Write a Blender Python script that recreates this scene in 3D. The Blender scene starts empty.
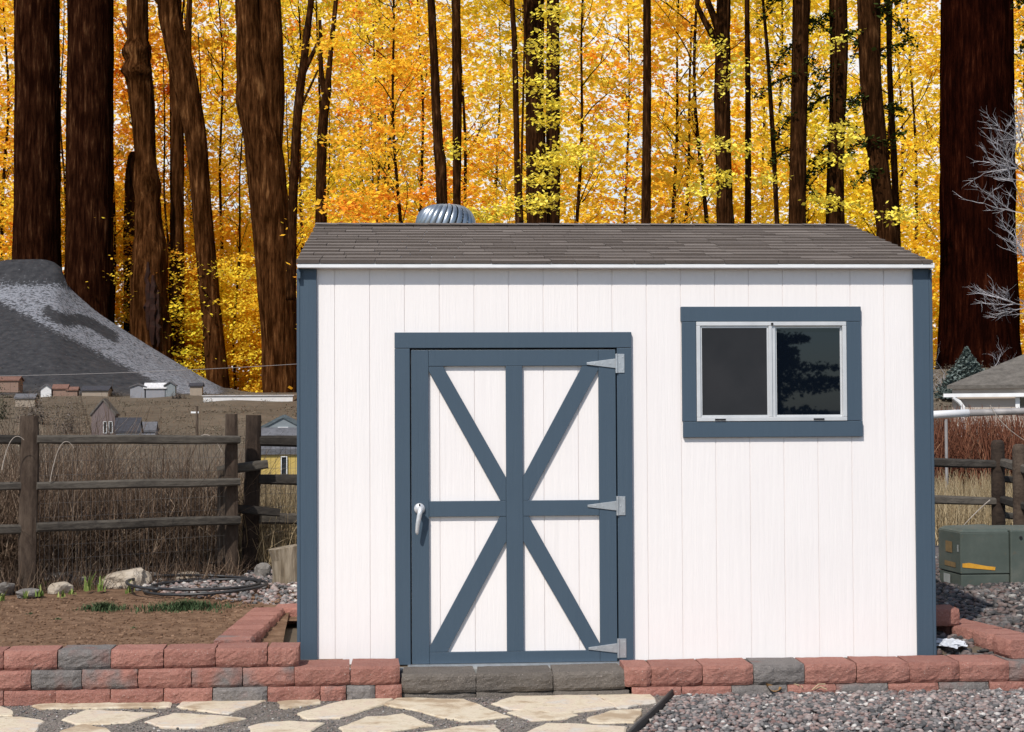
import bpy, bmesh, math, random
import numpy as np
from mathutils import Vector, Matrix, noise
rad = math.radians
S = bpy.context.scene
COL = S.collection
random.seed(7)
RNG = np.random.default_rng(7)

# ------------------------------------------------------------------ camera
CAM = Vector((0.7108, -8.8804, 1.3758))
YAW, PITCH, ROLL, F = 0.0587, 0.0285, -0.0049, 1613.3
_f = Vector((math.sin(YAW)*math.cos(PITCH), math.cos(YAW)*math.cos(PITCH), math.sin(PITCH)))
_r = Vector((math.cos(YAW), -math.sin(YAW), 0))
_u = _r.cross(_f)
RX = _r*math.cos(ROLL) + _u*math.sin(ROLL)
UX = -_r*math.sin(ROLL) + _u*math.cos(ROLL)
cd = bpy.data.cameras.new('camera'); cam = bpy.data.objects.new('camera', cd); COL.objects.link(cam)
m = Matrix((RX, UX, -_f)).transposed().to_4x4(); m.translation = CAM
cam.matrix_world = m
cd.sensor_width = 36; cd.sensor_fit = 'HORIZONTAL'; cd.lens = 36*F/1024
cd.clip_start = 0.1; cd.clip_end = 6000
S.camera = cam

# ------------------------------------------------------------------ light
TO_SUN = Vector((-0.38, -0.68, 0.90)).normalized()
w = bpy.data.worlds.new('World'); S.world = w; w.use_nodes = True
nt = w.node_tree
sky = nt.nodes.new('ShaderNodeTexSky'); sky.sky_type = 'NISHITA'; sky.sun_disc = False
sky.sun_elevation = math.asin(TO_SUN.z); sky.sun_rotation = math.atan2(TO_SUN.x, TO_SUN.y)
sky.air_density = 1.0; sky.dust_density = 0.7
nt.links.new(sky.outputs[0], nt.nodes['Background'].inputs[0])
nt.nodes['Background'].inputs[1].default_value = 0.13
# white cloud added over the wood (towards +y) to brighten its gaps; the rest of the sky stays clear
def _n(t): return nt.nodes.new(t)
_tc = _n('ShaderNodeTexCoord'); _sx = _n('ShaderNodeSeparateXYZ'); nt.links.new(_tc.outputs['Generated'], _sx.inputs[0])
_mr = _n('ShaderNodeMapRange'); _mr.interpolation_type = 'SMOOTHSTEP'; _mr.inputs[1].default_value = .25; _mr.inputs[2].default_value = .75; nt.links.new(_sx.outputs[1], _mr.inputs[0])
_no = _n('ShaderNodeTexNoise'); _no.inputs['Scale'].default_value = 3.5; _no.inputs['Detail'].default_value = 6; nt.links.new(_tc.outputs['Generated'], _no.inputs['Vector'])
_m2 = _n('ShaderNodeMapRange'); _m2.inputs[1].default_value = .3; _m2.inputs[2].default_value = .5; nt.links.new(_no.outputs[0], _m2.inputs[0])
_mu = _n('ShaderNodeMath'); _mu.operation = 'MULTIPLY'; nt.links.new(_mr.outputs[0], _mu.inputs[0]); nt.links.new(_m2.outputs[0], _mu.inputs[1])
_b2 = _n('ShaderNodeBackground'); _b2.inputs[0].default_value = (1, .985, .97, 1); _b2.inputs[1].default_value = .88
_ms = _n('ShaderNodeMixShader'); nt.links.new(_mu.outputs[0], _ms.inputs[0]); nt.links.new(nt.nodes['Background'].outputs[0], _ms.inputs[1]); nt.links.new(_b2.outputs[0], _ms.inputs[2])
nt.links.new(_ms.outputs[0], nt.nodes['World Output'].inputs[0])
sd = bpy.data.lights.new('sun', 'SUN'); sd.energy = 4.2; sd.angle = rad(0.55); sd.color = (1, .95, .88)
so = bpy.data.objects.new('sun', sd); COL.objects.link(so)
so.rotation_euler = TO_SUN.to_track_quat('Z', 'Y').to_euler(); so.location = (-20, -25, 30)
S.view_settings.view_transform = 'Standard'; S.view_settings.look = 'None'
S.view_settings.exposure = 0.13; S.view_settings.gamma = 1
S.render.engine = 'CYCLES'
S.cycles.max_bounces = 8; S.cycles.diffuse_bounces = 5; S.cycles.transparent_max_bounces = 6

# ------------------------------------------------------------------ measuring helpers
def ray(px, py): return (_f + RX*((px-512)/F) + UX*((366-py)/F))
def at(px, py, Y):
    d = ray(px, py); return CAM + d*((Y-CAM.y)/d.y)
def gnd(px, py, z):
    d = ray(px, py); return CAM + d*((z-CAM.z)/d.z)
def nz(x, y=0, z=0): return noise.noise(Vector((x, y, z)))

# ------------------------------------------------------------------ tagging
def tag(o, label=None, cat=None, group=None, kind=None):
    if label: o['label'] = label
    if cat: o['category'] = cat
    if group: o['group'] = group
    if kind: o['kind'] = kind
    return o
def empty(name, loc, label=None, cat=None, group=None, rz=0):
    o = bpy.data.objects.new(name, None); COL.objects.link(o); o.location = loc
    o.rotation_euler = (0, 0, rz); o.empty_display_size = .1
    return tag(o, label, cat, group)

# ------------------------------------------------------------------ mesh builder
class MB:
    def __init__(s): s.v = []; s.f = []; s.c = []; s.mi = []
    def add(s, vs, fs, c=0.5, mi=0):
        n = len(s.v); s.v += [tuple(v) for v in vs]
        for f in fs: s.f.append(tuple(i+n for i in f)); s.c.append(c); s.mi.append(mi)
    def box(s, x0, x1, y0, y1, z0, z1, c=0.5, mi=0):
        v = [(x0,y0,z0),(x1,y0,z0),(x1,y1,z0),(x0,y1,z0),(x0,y0,z1),(x1,y0,z1),(x1,y1,z1),(x0,y1,z1)]
        s.add(v, [(0,3,2,1),(4,5,6,7),(0,1,5,4),(1,2,6,5),(2,3,7,6),(3,0,4,7)], c, mi)
    def prism(s, poly, y0, y1, c=0.5, mi=0):          # poly in x,z ; extruded along y
        n = len(poly)
        v = [(p[0], y0, p[1]) for p in poly] + [(p[0], y1, p[1]) for p in poly]
        fs = [tuple(range(n)), tuple(range(2*n-1, n-1, -1))]
        for i in range(n): j = (i+1) % n; fs.append((i, i+n, j+n, j))
        s.add(v, fs, c, mi)
    def slab(s, poly, z0, z1, c=0.5, mi=0):           # poly in x,y ; extruded along z
        n = len(poly)
        v = [(p[0], p[1], z0) for p in poly] + [(p[0], p[1], z1) for p in poly]
        fs = [tuple(range(n-1, -1, -1)), tuple(range(n, 2*n))]
        for i in range(n): j = (i+1) % n; fs.append((i, j, j+n, i+n))
        s.add(v, fs, c, mi)
    def tube(s, pts, rs, n=6, c=0.5, mi=0, cap=True, wob=0.0):
        pts = [Vector(p) for p in pts]
        if not hasattr(rs, '__len__'): rs = [rs]*len(pts)
        ring = []; k0 = len(s.v)
        ref = None
        vs = []; fs = []
        for i, p in enumerate(pts):
            t = (pts[min(i+1, len(pts)-1)] - pts[max(i-1, 0)])
            t = t.normalized() if t.length > 1e-9 else Vector((0,0,1))
            if ref is None:
                ref = Vector((1,0,0)) if abs(t.x) < .8 else Vector((0,1,0))
            a = (ref - t*ref.dot(t)).normalized(); b = t.cross(a); ref = a
            for k in range(n):
                an = 2*math.pi*k/n
                r = rs[i]*(1+(wob*nz(k*1.7+i*.31, p.z*.4/max(rs[i],.01)*.3, p.x) if wob else 0))
                vs.append(p + a*(math.cos(an)*r) + b*(math.sin(an)*r))
        for i in range(len(pts)-1):
            for k in range(n):
                q = (k+1) % n
                fs.append((i*n+k, i*n+q, (i+1)*n+q, (i+1)*n+k))
        if cap:
            fs.append(tuple(range(n-1, -1, -1))); L = (len(pts)-1)*n; fs.append(tuple(L+k for k in range(n)))
        s.add(vs, fs, c, mi)
    def build(s, name, mats, parent=None, smooth=False, bevel=0, attr=True):
        me = bpy.data.meshes.new(name); me.from_pydata(s.v, [], s.f)
        if not isinstance(mats, (list, tuple)): mats = [mats]
        for m_ in mats: me.materials.append(m_)
        if any(s.mi): me.polygons.foreach_set('material_index', s.mi)
        if attr:
            a = me.attributes.new('var', 'FLOAT', 'FACE'); a.data.foreach_set('value', s.c)
        if smooth: me.polygons.foreach_set('use_smooth', [True]*len(s.f))
        me.update()
        o = bpy.data.objects.new(name, me); COL.objects.link(o)
        if parent is not None:
            o.parent = parent
        if bevel:
            b = o.modifiers.new('b', 'BEVEL'); b.width = bevel; b.segments = 2; b.limit_method = 'ANGLE'; b.angle_limit = rad(40)
        return o
def inv(o, p):                      # world -> local of an unrotated Empty
    return Vector(p) - o.location
def world_part(mb, name, mat, parent, **k):   # vertices given in world coordinates, child of an Empty
    L = parent.location
    mb.v = [(v[0]-L.x, v[1]-L.y, v[2]-L.z) for v in mb.v]
    return mb.build(name, mat, parent, **k)
def mesh_np(name, V, Fq, mat, parent=None, var=None, smooth=False):
    me = bpy.data.meshes.new(name)
    nf, k = Fq.shape
    me.vertices.add(len(V)); me.vertices.foreach_set('co', V.astype(np.float32).ravel())
    me.loops.add(nf*k); me.loops.foreach_set('vertex_index', Fq.astype(np.int32).ravel())
    me.polygons.add(nf)
    me.polygons.foreach_set('loop_start', np.arange(0, nf*k, k, dtype=np.int32))
    me.polygons.foreach_set('loop_total', np.full(nf, k, dtype=np.int32))
    me.materials.append(mat)
    if var is not None:
        a = me.attributes.new('var', 'FLOAT', 'FACE'); a.data.foreach_set('value', var.astype(np.float32))
    if smooth: me.polygons.foreach_set('use_smooth', [True]*nf)
    me.update(); me.validate()
    o = bpy.data.objects.new(name, me); COL.objects.link(o)
    if parent is not None: o.parent = parent
    return o

# ------------------------------------------------------------------ materials
def mat(name, rough=.8, spec=.3, metal=0):
    m_ = bpy.data.materials.new(name); m_.use_nodes = True
    b = m_.node_tree.nodes['Principled BSDF']
    b.inputs['Roughness'].default_value = rough
    b.inputs['Specular IOR Level'].default_value = spec; b.inputs['Metallic'].default_value = metal
    return m_, m_.node_tree, b
def N(nt, t, **k):
    n = nt.nodes.new(t)
    for a, v in k.items():
        if a in n.inputs: n.inputs[a].default_value = v
        else: setattr(n, a, v)
    return n
def coords(nt, scale=(1,1,1), src='Object', rot=(0,0,0)):
    tc = N(nt, 'ShaderNodeTexCoord'); mp = N(nt, 'ShaderNodeMapping')
    mp.inputs['Scale'].default_value = scale; mp.inputs['Rotation'].default_value = rot
    if src == 'World':
        g = N(nt, 'ShaderNodeNewGeometry'); nt.links.new(g.outputs['Position'], mp.inputs[0])
    else: nt.links.new(tc.outputs[src], mp.inputs[0])
    return mp.outputs[0]
def noise_n(nt, vec, scale, detail=6, rough=.55):
    n = N(nt, 'ShaderNodeTexNoise'); n.inputs['Scale'].default_value = scale
    n.inputs['Detail'].default_value = detail; n.inputs['Roughness'].default_value = rough
    nt.links.new(vec, n.inputs['Vector']); return n.outputs[0]
def ramp(nt, fac, stops, interp='LINEAR'):
    r = N(nt, 'ShaderNodeValToRGB'); r.color_ramp.interpolation = interp
    e = r.color_ramp.elements
    while len(e) < len(stops): e.new(.5)
    for i, (p, c) in enumerate(stops): e[i].position = p; e[i].color = (*c, 1)
    nt.links.new(fac, r.inputs[0]); return r.outputs[0]
def mixc(nt, fac, a, b, mode='MIX'):
    n = N(nt, 'ShaderNodeMix'); n.data_type = 'RGBA'; n.blend_type = mode
    for s_, v in ((0, fac), (6, a), (7, b)):
        if hasattr(v, 'is_output') or hasattr(v, 'links'): nt.links.new(v, n.inputs[s_])
        else: n.inputs[s_].default_value = v if s_ == 0 else (*v, 1)
    return n.outputs[2]
def math_n(nt, op, a, b=0.0, c=None, clamp=False):
    n = N(nt, 'ShaderNodeMath'); n.operation = op; n.use_clamp = clamp
    for i, v in enumerate((a, b, c)):
        if v is None: continue
        if hasattr(v, 'links'): nt.links.new(v, n.inputs[i])
        else: n.inputs[i].default_value = v
    return n.outputs[0]
def bump(nt, b, h, strength=.4, dist=.01, prev=None):
    n = N(nt, 'ShaderNodeBump'); n.inputs['Strength'].default_value = strength; n.inputs['Distance'].default_value = dist
    nt.links.new(h, n.inputs['Height'])
    if prev: nt.links.new(prev, n.inputs['Normal'])
    nt.links.new(n.outputs[0], b.inputs['Normal']); return n.outputs[0]
def attr_n(nt, nm='var'):
    a = N(nt, 'ShaderNodeAttribute'); a.attribute_name = nm; return a.outputs['Fac']
def objrand(nt): return N(nt, 'ShaderNodeObjectInfo').outputs['Random']

def noisy(name, stops, scale=5, rough=.85, bscale=None, bst=.4, bdist=.01, stretch=(1,1,1), detail=8, spec=.25, src='Object', randomize=0.0, usevar=0.0, metal=0):
    m_, nt, b = mat(name, rough, spec, metal)
    v = coords(nt, stretch, src)
    f = noise_n(nt, v, scale, detail)
    f = math_n(nt, 'MULTIPLY_ADD', f, 1.8, -.4)
    if randomize: f = math_n(nt, 'ADD', f, math_n(nt, 'MULTIPLY_ADD', objrand(nt), randomize, -randomize/2))
    if usevar: f = math_n(nt, 'ADD', f, math_n(nt, 'MULTIPLY_ADD', attr_n(nt), usevar, -usevar/2))
    f = math_n(nt, 'ADD', f, 0, clamp=True)
    nt.links.new(ramp(nt, f, stops), b.inputs['Base Color'])
    if bscale: bump(nt, b, noise_n(nt, v, bscale, 8, .65), bst, bdist)
    return m_

# painted siding boards: white, with faint wood grain and slight dirt near the base
def painted(name, col, col2, grain=.35):
    m_, nt, b = mat(name, .55, .35)
    v = coords(nt, (22, 22, 1.1), 'World')
    g = noise_n(nt, v, 1.6, 8, .7)
    v2 = coords(nt, (1, 1, 1), 'World')
    d = noise_n(nt, v2, 2.3, 5); d = math_n(nt, 'ADD', math_n(nt, 'MULTIPLY', d, .6), math_n(nt, 'MULTIPLY', g, .4))
    c = mixc(nt, math_n(nt, 'MULTIPLY_ADD', d, 1.4, -.35, clamp=True), col, col2)
    v3 = coords(nt, (14, 14, .5), 'World'); g3 = noise_n(nt, v3, 1.1, 4, .6)
    c = mixc(nt, math_n(nt, 'MULTIPLY', math_n(nt, 'GREATER_THAN', g3, .66), .12), c, tuple(x*.7 for x in col))
    nt.links.new(c, b.inputs['Base Color'])
    bump(nt, b, g, grain, .004)
    return m_
M = {}
M['white'] = painted('white_siding', (.80,.758,.738), (.735,.69,.672), .7)
M['blue'] = painted('slate_blue_trim', (.045,.071,.100), (.056,.086,.118), .5)
M['darkgap'] = noisy('dark_gap', [(0,(.01,.01,.012)),(1,(.02,.02,.022))])
M['galv'] = noisy('galvanised', [(0,(.42,.44,.46)),(1,(.62,.64,.66))], 30, .38, 60, .15, .002, metal=.75, spec=.5)
M['vent'] = noisy('turbine_metal', [(0,(.20,.23,.26)),(1,(.42,.46,.50))], 12, .32, metal=.75, spec=.5)
M['alu'] = noisy('aluminium_frame', [(0,(.55,.56,.57)),(1,(.68,.68,.68))], 12, .4, metal=.35, spec=.5)
M['drip'] = noisy('white_drip_edge', [(0,(.62,.62,.62)),(1,(.76,.76,.76))], 9, .4, spec=.5)
M['lever'] = noisy('worn_white_lever', [(0,(.45,.46,.48)),(1,(.7,.7,.7))], 40, .35, metal=.3, spec=.5)

def shingle_mat():
    m_, nt, b = mat('asphalt_shingle', .95, .15)
    v = coords(nt, (1,1,1), 'World')
    gr = noise_n(nt, v, 220, 3, .8); big = noise_n(nt, v, 3.0, 4)
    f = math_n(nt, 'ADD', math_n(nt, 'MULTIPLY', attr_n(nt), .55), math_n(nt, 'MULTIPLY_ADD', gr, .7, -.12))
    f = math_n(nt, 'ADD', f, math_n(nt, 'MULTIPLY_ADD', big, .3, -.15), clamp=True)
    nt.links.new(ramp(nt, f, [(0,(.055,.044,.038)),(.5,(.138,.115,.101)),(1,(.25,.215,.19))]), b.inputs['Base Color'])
    bump(nt, b, gr, .6, .004)
    return m_
M['shingle'] = shingle_mat()

# block: split-face concrete, red or grey, or blended
def block_mat(name, a, a2, g=None, amt=.5):
    m_, nt, b = mat(name, .95, .15)
    v = coords(nt, (1,1,1), 'World')
    n1 = noise_n(nt, v, 9, 8, .75); n2 = noise_n(nt, v, 75, 4, .75)
    f = math_n(nt, 'MULTIPLY_ADD', math_n(nt, 'ADD', math_n(nt, 'MULTIPLY', n1, .5), math_n(nt, 'MULTIPLY', n2, .5)), 3.2, -1.1, clamp=True)
    c = mixc(nt, f, a, a2)
    r = objrand(nt)
    c = mixc(nt, math_n(nt, 'MULTIPLY', r, .35), c, tuple(x*.62 for x in a))
    if g:
        v2 = coords(nt, (1,1,1), 'World'); n3 = noise_n(nt, v2, 4.2, 3)
        c = mixc(nt, math_n(nt, 'MULTIPLY_ADD', n3, 6, -3+amt, clamp=True), c, g)
    # pale efflorescence specks
    n4 = noise_n(nt, v, 160, 2, .5)
    c = mixc(nt, math_n(nt, 'MULTIPLY_ADD', n4, 8, -5.2, clamp=True), c, (.5,.42,.38))
    nt.links.new(c, b.inputs['Base Color'])
    bump(nt, b, math_n(nt, 'ADD', n1, math_n(nt, 'MULTIPLY', n2, 1.0)), 1.0, .012)
    return m_
M['red'] = block_mat('red_block', (.265,.112,.088), (.43,.215,.168))
M['grey'] = block_mat('grey_block', (.135,.122,.114), (.27,.245,.23), (.24,.125,.105), -.55)
M['mixed'] = block_mat('mottled_block', (.265,.112,.088), (.43,.215,.168), (.18,.16,.15), .5)
M['stepgrey'] = block_mat('brown_grey_block', (.12,.103,.088), (.20,.175,.152))
M['concrete'] = noisy('concrete_pad', [(0,(.22,.225,.22)),(1,(.36,.37,.36))], 8, .9, 80, .4, .004)

# ------------------------------------------------------------------ terrain
SIL = [(-900,330),(-500,285),(-200,268),(0,264),(12,261),(50,261),(60,264),(68,270),(73,287),(84,297),(100,311),(120,324),
       (150,344),(180,362),(210,380),(223,387),(245,392),(300,394),(420,398),(600,402),(900,404),(1500,404),(3000,410)]
SX = [a for a, b in SIL]; SY = [b for a, b in SIL]
def sst(a, b, x):
    t = min(1, max(0, (x-a)/(b-a))); return t*t*(3-2*t)
def terrain(x, y):
    D = y - CAM.y
    base_near = -.17 + .21*sst(-.3, .1, y)
    if D < 8.6: return base_near
    px = 417 + 1613*(x-CAM.x)/D
    hz = 412.5
    # left valley and mesa
    if D < 14: zl = base_near
    elif D < 90: zl = .04 - .20*(D-14)/76
    else: zl = -.16 + 3.86*(min(D,190)-90)/100
    ys = np.interp(px, SX, SY)
    zc = 1.376 + (hz-ys)/1613*230
    b190 = 3.7
    if zc < b190+.5: t = sst(185, 230, D)
    else: t = min(1, max(0, (D-188)/42))
    cap = max(0, min(1, (zc-19)/3))
    tt = t
    if cap > 0:                                   # cliff band on the mesa's cap
        tt = (t/.86)*.80 if t < .86 else .80 + .20*sst(.86, .97, t)
        tt = tt*cap + t*(1-cap)
    zl2 = zl + (zc-b190)*tt if D > 185 else zl
    if D > 400: zl2 = zl2*(1-sst(400, 1500, D)*.8)
    rgh = .0 if D < 20 else min(1.0, (D-20)/150)
    # right rise
    if D < 14: zr = base_near
    elif D < 36: zr = .04 + .56*(D-14)/22
    elif D < 80: zr = .6 + 2.85*sst(36, 80, D)
    else: zr = 3.45 + .4*sst(80,300,D)
    wr = sst(560, 900, px)
    z = zl2*(1-wr) + zr*wr
    back = sst(-2600, -1600, px)*(1-sst(2400, 3600, px))
    z = z*back + base_near*(1-back)
    if rgh: z += rgh*(nz(x*.05, y*.05)*.5 + nz(x*.2, y*.2, 3)*.22)*(1 if D < 225 or px>230 else .5)
    return z
def build_terrain():
    ang = []
    a = -180.0
    while a < 180:
        ang.append(a)
        if -19 < a < 24: a += .22
        elif -40 < a < 45: a += 1.0
        else: a += 6
    ang.append(180)
    # rings in depth measured along y; use true polar distance in back
    Ds = [0.02, 2, 5, 8, 8.4, 8.65, 8.75, 8.85, 8.95, 9.1, 10, 12, 14, 17, 20, 24, 28, 32, 36, 40, 45, 50] + list(np.arange(56, 186, 6.0)) + \
         list(np.arange(186, 240, 1.3)) + list(np.arange(244, 420, 12)) + [460, 560, 700, 900, 1200, 1700, 2600, 4000]
    V = []; SN = []
    for D in Ds:
        for a in ang:
            ar = rad(a)
            if abs(a) < 60: x = CAM.x + D*math.tan(ar); y = CAM.y + D
            else: x = CAM.x + 2*D*math.sin(ar); y = CAM.y + 2*D*math.cos(ar)
            z = terrain(x, y); V.append((x, y, z))
            px = 417 + 1613*(x-CAM.x)/max(y-CAM.y, 1e-3) if y > CAM.y else 1e5
            DD = y - CAM.y; s_ = 0
            if DD > 186 and -900 < px < 235:
                py = 412.5 - (z-1.376)/DD*1613
                # snow band between crest and a falling line, absent on the cap cliffs
                low = 300 + (px)*.52
                s_ = sst(-6, 6, (low-py)) * (1-sst(215,235,px))
                if px < 75: s_ *= sst(-4, 8, py-281)
                if 52 < px < 122: s_ *= 1 - .95*(1-sst(3, 7, abs(py-(312+(px-55)*.33) - 3*math.sin(px*.12))))
                s_ = .12 + .88*s_ if py < low+60 else s_*.5
            SN.append(s_)
    na = len(ang); Fq = []
    for i in range(len(Ds)-1):
        for j in range(na-1):
            Fq.append((i*na+j, i*na+j+1, (i+1)*na+j+1, (i+1)*na+j))
    m_, nt, b = mat('terrain', .95, .1)
    v = coords(nt, (1,1,1), 'World')
    n1 = noise_n(nt, v, .12, 8, .6); n2 = noise_n(nt, v, 1.1, 8, .7); n3 = noise_n(nt, v, 2.2, 5, .8)
    ground = ramp(nt, math_n(nt, 'MULTIPLY_ADD', math_n(nt, 'ADD', math_n(nt,'MULTIPLY',n1,.5), math_n(nt,'MULTIPLY',n2,.5)), 2.4, -.7, clamp=True),
                  [(0,(.055,.042,.03)),(.5,(.105,.083,.06)),(1,(.16,.13,.095))])
    slope = ramp(nt, math_n(nt, 'MULTIPLY_ADD', n2, 2.2, -.6, clamp=True), [(0,(.016,.017,.020)),(1,(.056,.055,.058))])
    sn = attr_n(nt, 'snow'); 
    mm = attr_n(nt, 'mesa')
    c = mixc(nt, mm, ground, slope)
    fl = math_n(nt, 'MULTIPLY_ADD', n3, 8.5, -4.4); 
    fl = math_n(nt, 'ADD', fl, math_n(nt, 'MULTIPLY_ADD', sn, 2.2, -1.75))
    fl = math_n(nt, 'MULTIPLY_ADD', fl, 1.3, .45, clamp=True)
    fl = math_n(nt, 'MULTIPLY', fl, .72)
    c = mixc(nt, fl, c, (.27,.28,.31))
    nt.links.new(c, b.inputs['Base Color'])
    bump(nt, b, n2, .2, .25)
    me = bpy.data.meshes.new('ground'); me.from_pydata(V, [], Fq); me.materials.append(m_)
    at1 = me.attributes.new('snow', 'FLOAT', 'POINT'); at1.data.foreach_set('value', SN)
    ms = []
    for (x, y, z) in V:
        D = y-CAM.y; px = 417+1613*(x-CAM.x)/max(D, 1e-3) if D > 0 else 1e5
        ms.append(sst(178, 192, D)*(1-sst(215, 240, px)) if D > 0 else 0)
    at2 = me.attributes.new('mesa', 'FLOAT', 'POINT'); at2.data.foreach_set('value', ms)
    me.polygons.foreach_set('use_smooth', [True]*len(Fq))
    o = bpy.data.objects.new('ground', me); COL.objects.link(o); tag(o, kind='structure')
build_terrain()

GZ = -.128       # patio level
def sheet(name, poly, z, mt, nx=1, zf=None, step=.12):
    # a grid sheet clipped by polygon bounding quad (poly of 4 corners, bilinear)
    a, b_, c, d = [Vector((*p, 0)) for p in poly]
    n1 = max(2, int((b_-a).length/step)); n2 = max(2, int((d-a).length/step))
    mb = MB(); vs = []
    for j in range(n2+1):
        for i in range(n1+1):
            u, v = i/n1, j/n2
            p = (a*(1-u)+b_*u)*(1-v) + (d*(1-u)+c*u)*v
            vs.append((p.x, p.y, (zf(p.x, p.y) if zf else z)))
    fs = [(j*(n1+1)+i, j*(n1+1)+i+1, (j+1)*(n1+1)+i+1, (j+1)*(n1+1)+i) for j in range(n2) for i in range(n1)]
    mb.add(vs, fs)
    o = mb.build(name, mt, smooth=True); tag(o, kind='structure'); return o
def fines_mat():
    m_, nt, b = mat('crusher_fines', .95, .15)
    v = coords(nt, (1,1,1), 'World')
    n1 = noise_n(nt, v, 3, 6); n2 = noise_n(nt, v, 60, 4, .7)
    vo = N(nt, 'ShaderNodeTexVoronoi'); vo.inputs['Scale'].default_value = 110; nt.links.new(v, vo.inputs['Vector'])
    bw = N(nt, 'ShaderNodeRGBToBW'); nt.links.new(vo.outputs['Color'], bw.inputs[0])
    f = math_n(nt, 'ADD', math_n(nt, 'MULTIPLY', bw.outputs[0], .7), math_n(nt, 'MULTIPLY', n2, .3))
    f = math_n(nt, 'ADD', f, math_n(nt, 'MULTIPLY_ADD', n1, .7, -.35), clamp=True)
    nt.links.new(ramp(nt, f, [(0,(.07,.06,.05)),(.45,(.155,.135,.115)),(.8,(.25,.22,.19)),(1,(.46,.42,.37))]), b.inputs['Base Color'])
    bump(nt, b, math_n(nt, 'SUBTRACT', n2, vo.outputs['Distance']), .8, .008)
    return m_
M['fines'] = fines_mat()
M['soil'] = noisy('bed_soil', [(0,(.070,.036,.019)),(.5,(.155,.088,.050)),(1,(.25,.155,.095))], 14, .97, 55, .9, .02, src='World')
M['gravelbase'] = noisy('gravel_base', [(0,(.05,.045,.045)),(1,(.14,.12,.12))], 40, .95, 60, .6, .01, src='World')

# front strip: patio of fines, gravel bed to the right of the edging
E0 = gnd(681, 687, GZ); E1 = gnd(634, 733, GZ)
ex = lambda y: E0.x + (E1.x-E0.x)*(y-E0.y)/(E1.y-E0.y)
sheet('path', [(-5,-7),(ex(-7),-7),(ex(-.30),-.30),(-5,-.30)], GZ, M['fines'], zf=lambda x,y: GZ+.006*nz(x*3,y*3))
sheet('gravel_bed', [(ex(-7)+.004,-7),(7.5,-7),(7.5,-.26),(ex(-.26)+.004,-.26)], GZ, M['gravelbase'], zf=lambda x,y: GZ-.016+.006*nz(x*3,y*3))
# yard behind the walls
def bedz(x, y): return .085 + .05*sst(0, 2.6, y) + .014*nz(x*2.2, y*2.2) + .008*nz(x*8, y*8)
sheet('soil_bed', [(-5,-.28),(-.02,-.28),(-.12,1.75),(-5,2.9)], 0, M['soil'], zf=bedz, step=.06)
sheet('left_yard', [(-7,1.2),(.9,1.2),(.9,5),(-7,5)], 0, M['soil'], zf=lambda x,y: .09+.03*sst(1.2,3,y)+.01*nz(x*3,y*3))
sheet('dirt_strip', [(-.3,-.14),(.30,-.14),(.30,1.5),(-.3,1.5)], .035, M['soil'])
sheet('right_yard', [(3.45,-.14),(8.5,-.14),(8.5,6),(3.45,6)], 0, M['gravelbase'], zf=lambda x,y: -.01+.06*sst(-.12,.25,y)+.06*sst(4.0,5.0,x)*sst(.2,1,y)+.01*nz(x*3,y*3))

# ------------------------------------------------------------------ pebbles (stuff)
def ico():
    bm = bmesh.new(); bmesh.ops.create_icosphere(bm, subdivisions=1, radius=1)
    v = np.array([p.co[:] for p in bm.verts]); f = np.array([[q.index for q in p.verts] for p in bm.faces]); bm.free(); return v, f
def pebble_mat(k=1.0):
    m_, nt, b = mat('pebbles', .8, .3)
    v = coords(nt, (1,1,1), 'World')
    n = noise_n(nt, v, 70, 4, .6)
    c = ramp(nt, attr_n(nt), [(0,(.05,.05,.052)),(.2,(.11,.105,.103)),(.35,(.17,.16,.155)),(.5,(.25,.165,.145)),(.62,(.20,.19,.185)),(.78,(.34,.265,.24)),(.88,(.15,.09,.08)),(.95,(.40,.37,.34)),(1,(.58,.55,.51))])
    c = mixc(nt, math_n(nt, 'MULTIPLY_ADD', n, 1.0, -.4, clamp=True), c, (.08,.072,.068))
    if k != 1: c = mixc(nt, 1.0, c, (k, k, k), 'MULTIPLY')
    nt.links.new(c, b.inputs['Base Color']); bump(nt, b, n, .5, .004); return m_
M['pebble'] = pebble_mat(); M['pebble_shaded'] = pebble_mat(.55)  # darker copy: the shade right of the shed is in the colour
def pebbles(name, pts, size, label, seed=1, mt=None, flat=.62):
    r = np.random.default_rng(seed); v, f = ico(); n = len(pts)
    P = np.array(pts); sz = size*r.uniform(.6, 1.35, (n,1,1))
    sc = np.stack([r.uniform(.7,1.25,n), r.uniform(.7,1.25,n), r.uniform(flat*.7,flat*1.25,n)], 1)[:,None,:]
    jit = 1 + r.uniform(-.34,.30,(n,len(v),1))
    th = r.uniform(0, 6.28, n); ct, st = np.cos(th), np.sin(th)
    ph = r.uniform(-.5, .5, n); cp, sp = np.cos(ph), np.sin(ph)
    V = v[None]*jit*sc*sz
    x = V[:,:,0]*ct[:,None]-V[:,:,1]*st[:,None]; y = V[:,:,0]*st[:,None]+V[:,:,1]*ct[:,None]; z = V[:,:,2]
    y2 = y*cp[:,None]-z*sp[:,None]; z2 = y*sp[:,None]+z*cp[:,None]
    V = np.stack([x,y2,z2],2) + P[:,None,:]
    Fq = (f[None]+ (np.arange(n)*len(v))[:,None,None]).reshape(-1,3)
    var = np.repeat(r.uniform(0,1,n), len(f))
    o = mesh_np(name, V.reshape(-1,3), Fq, mt or M['pebble'], var=var)
    tag(o, label, 'gravel', kind='stuff'); return o
pts = []
for _ in range(17000):
    y = -.30 - (random.random()**1.3)*2.2; x = random.uniform(ex(y)+.02, 5.2)
    pts.append((x, y, GZ-.008+random.uniform(-.004,.012)))
for _ in range(5000):
    y = random.uniform(-6.5,-2.4); x = random.uniform(ex(y)+.03, 7)
    pts.append((x, y, GZ-.008))
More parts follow.
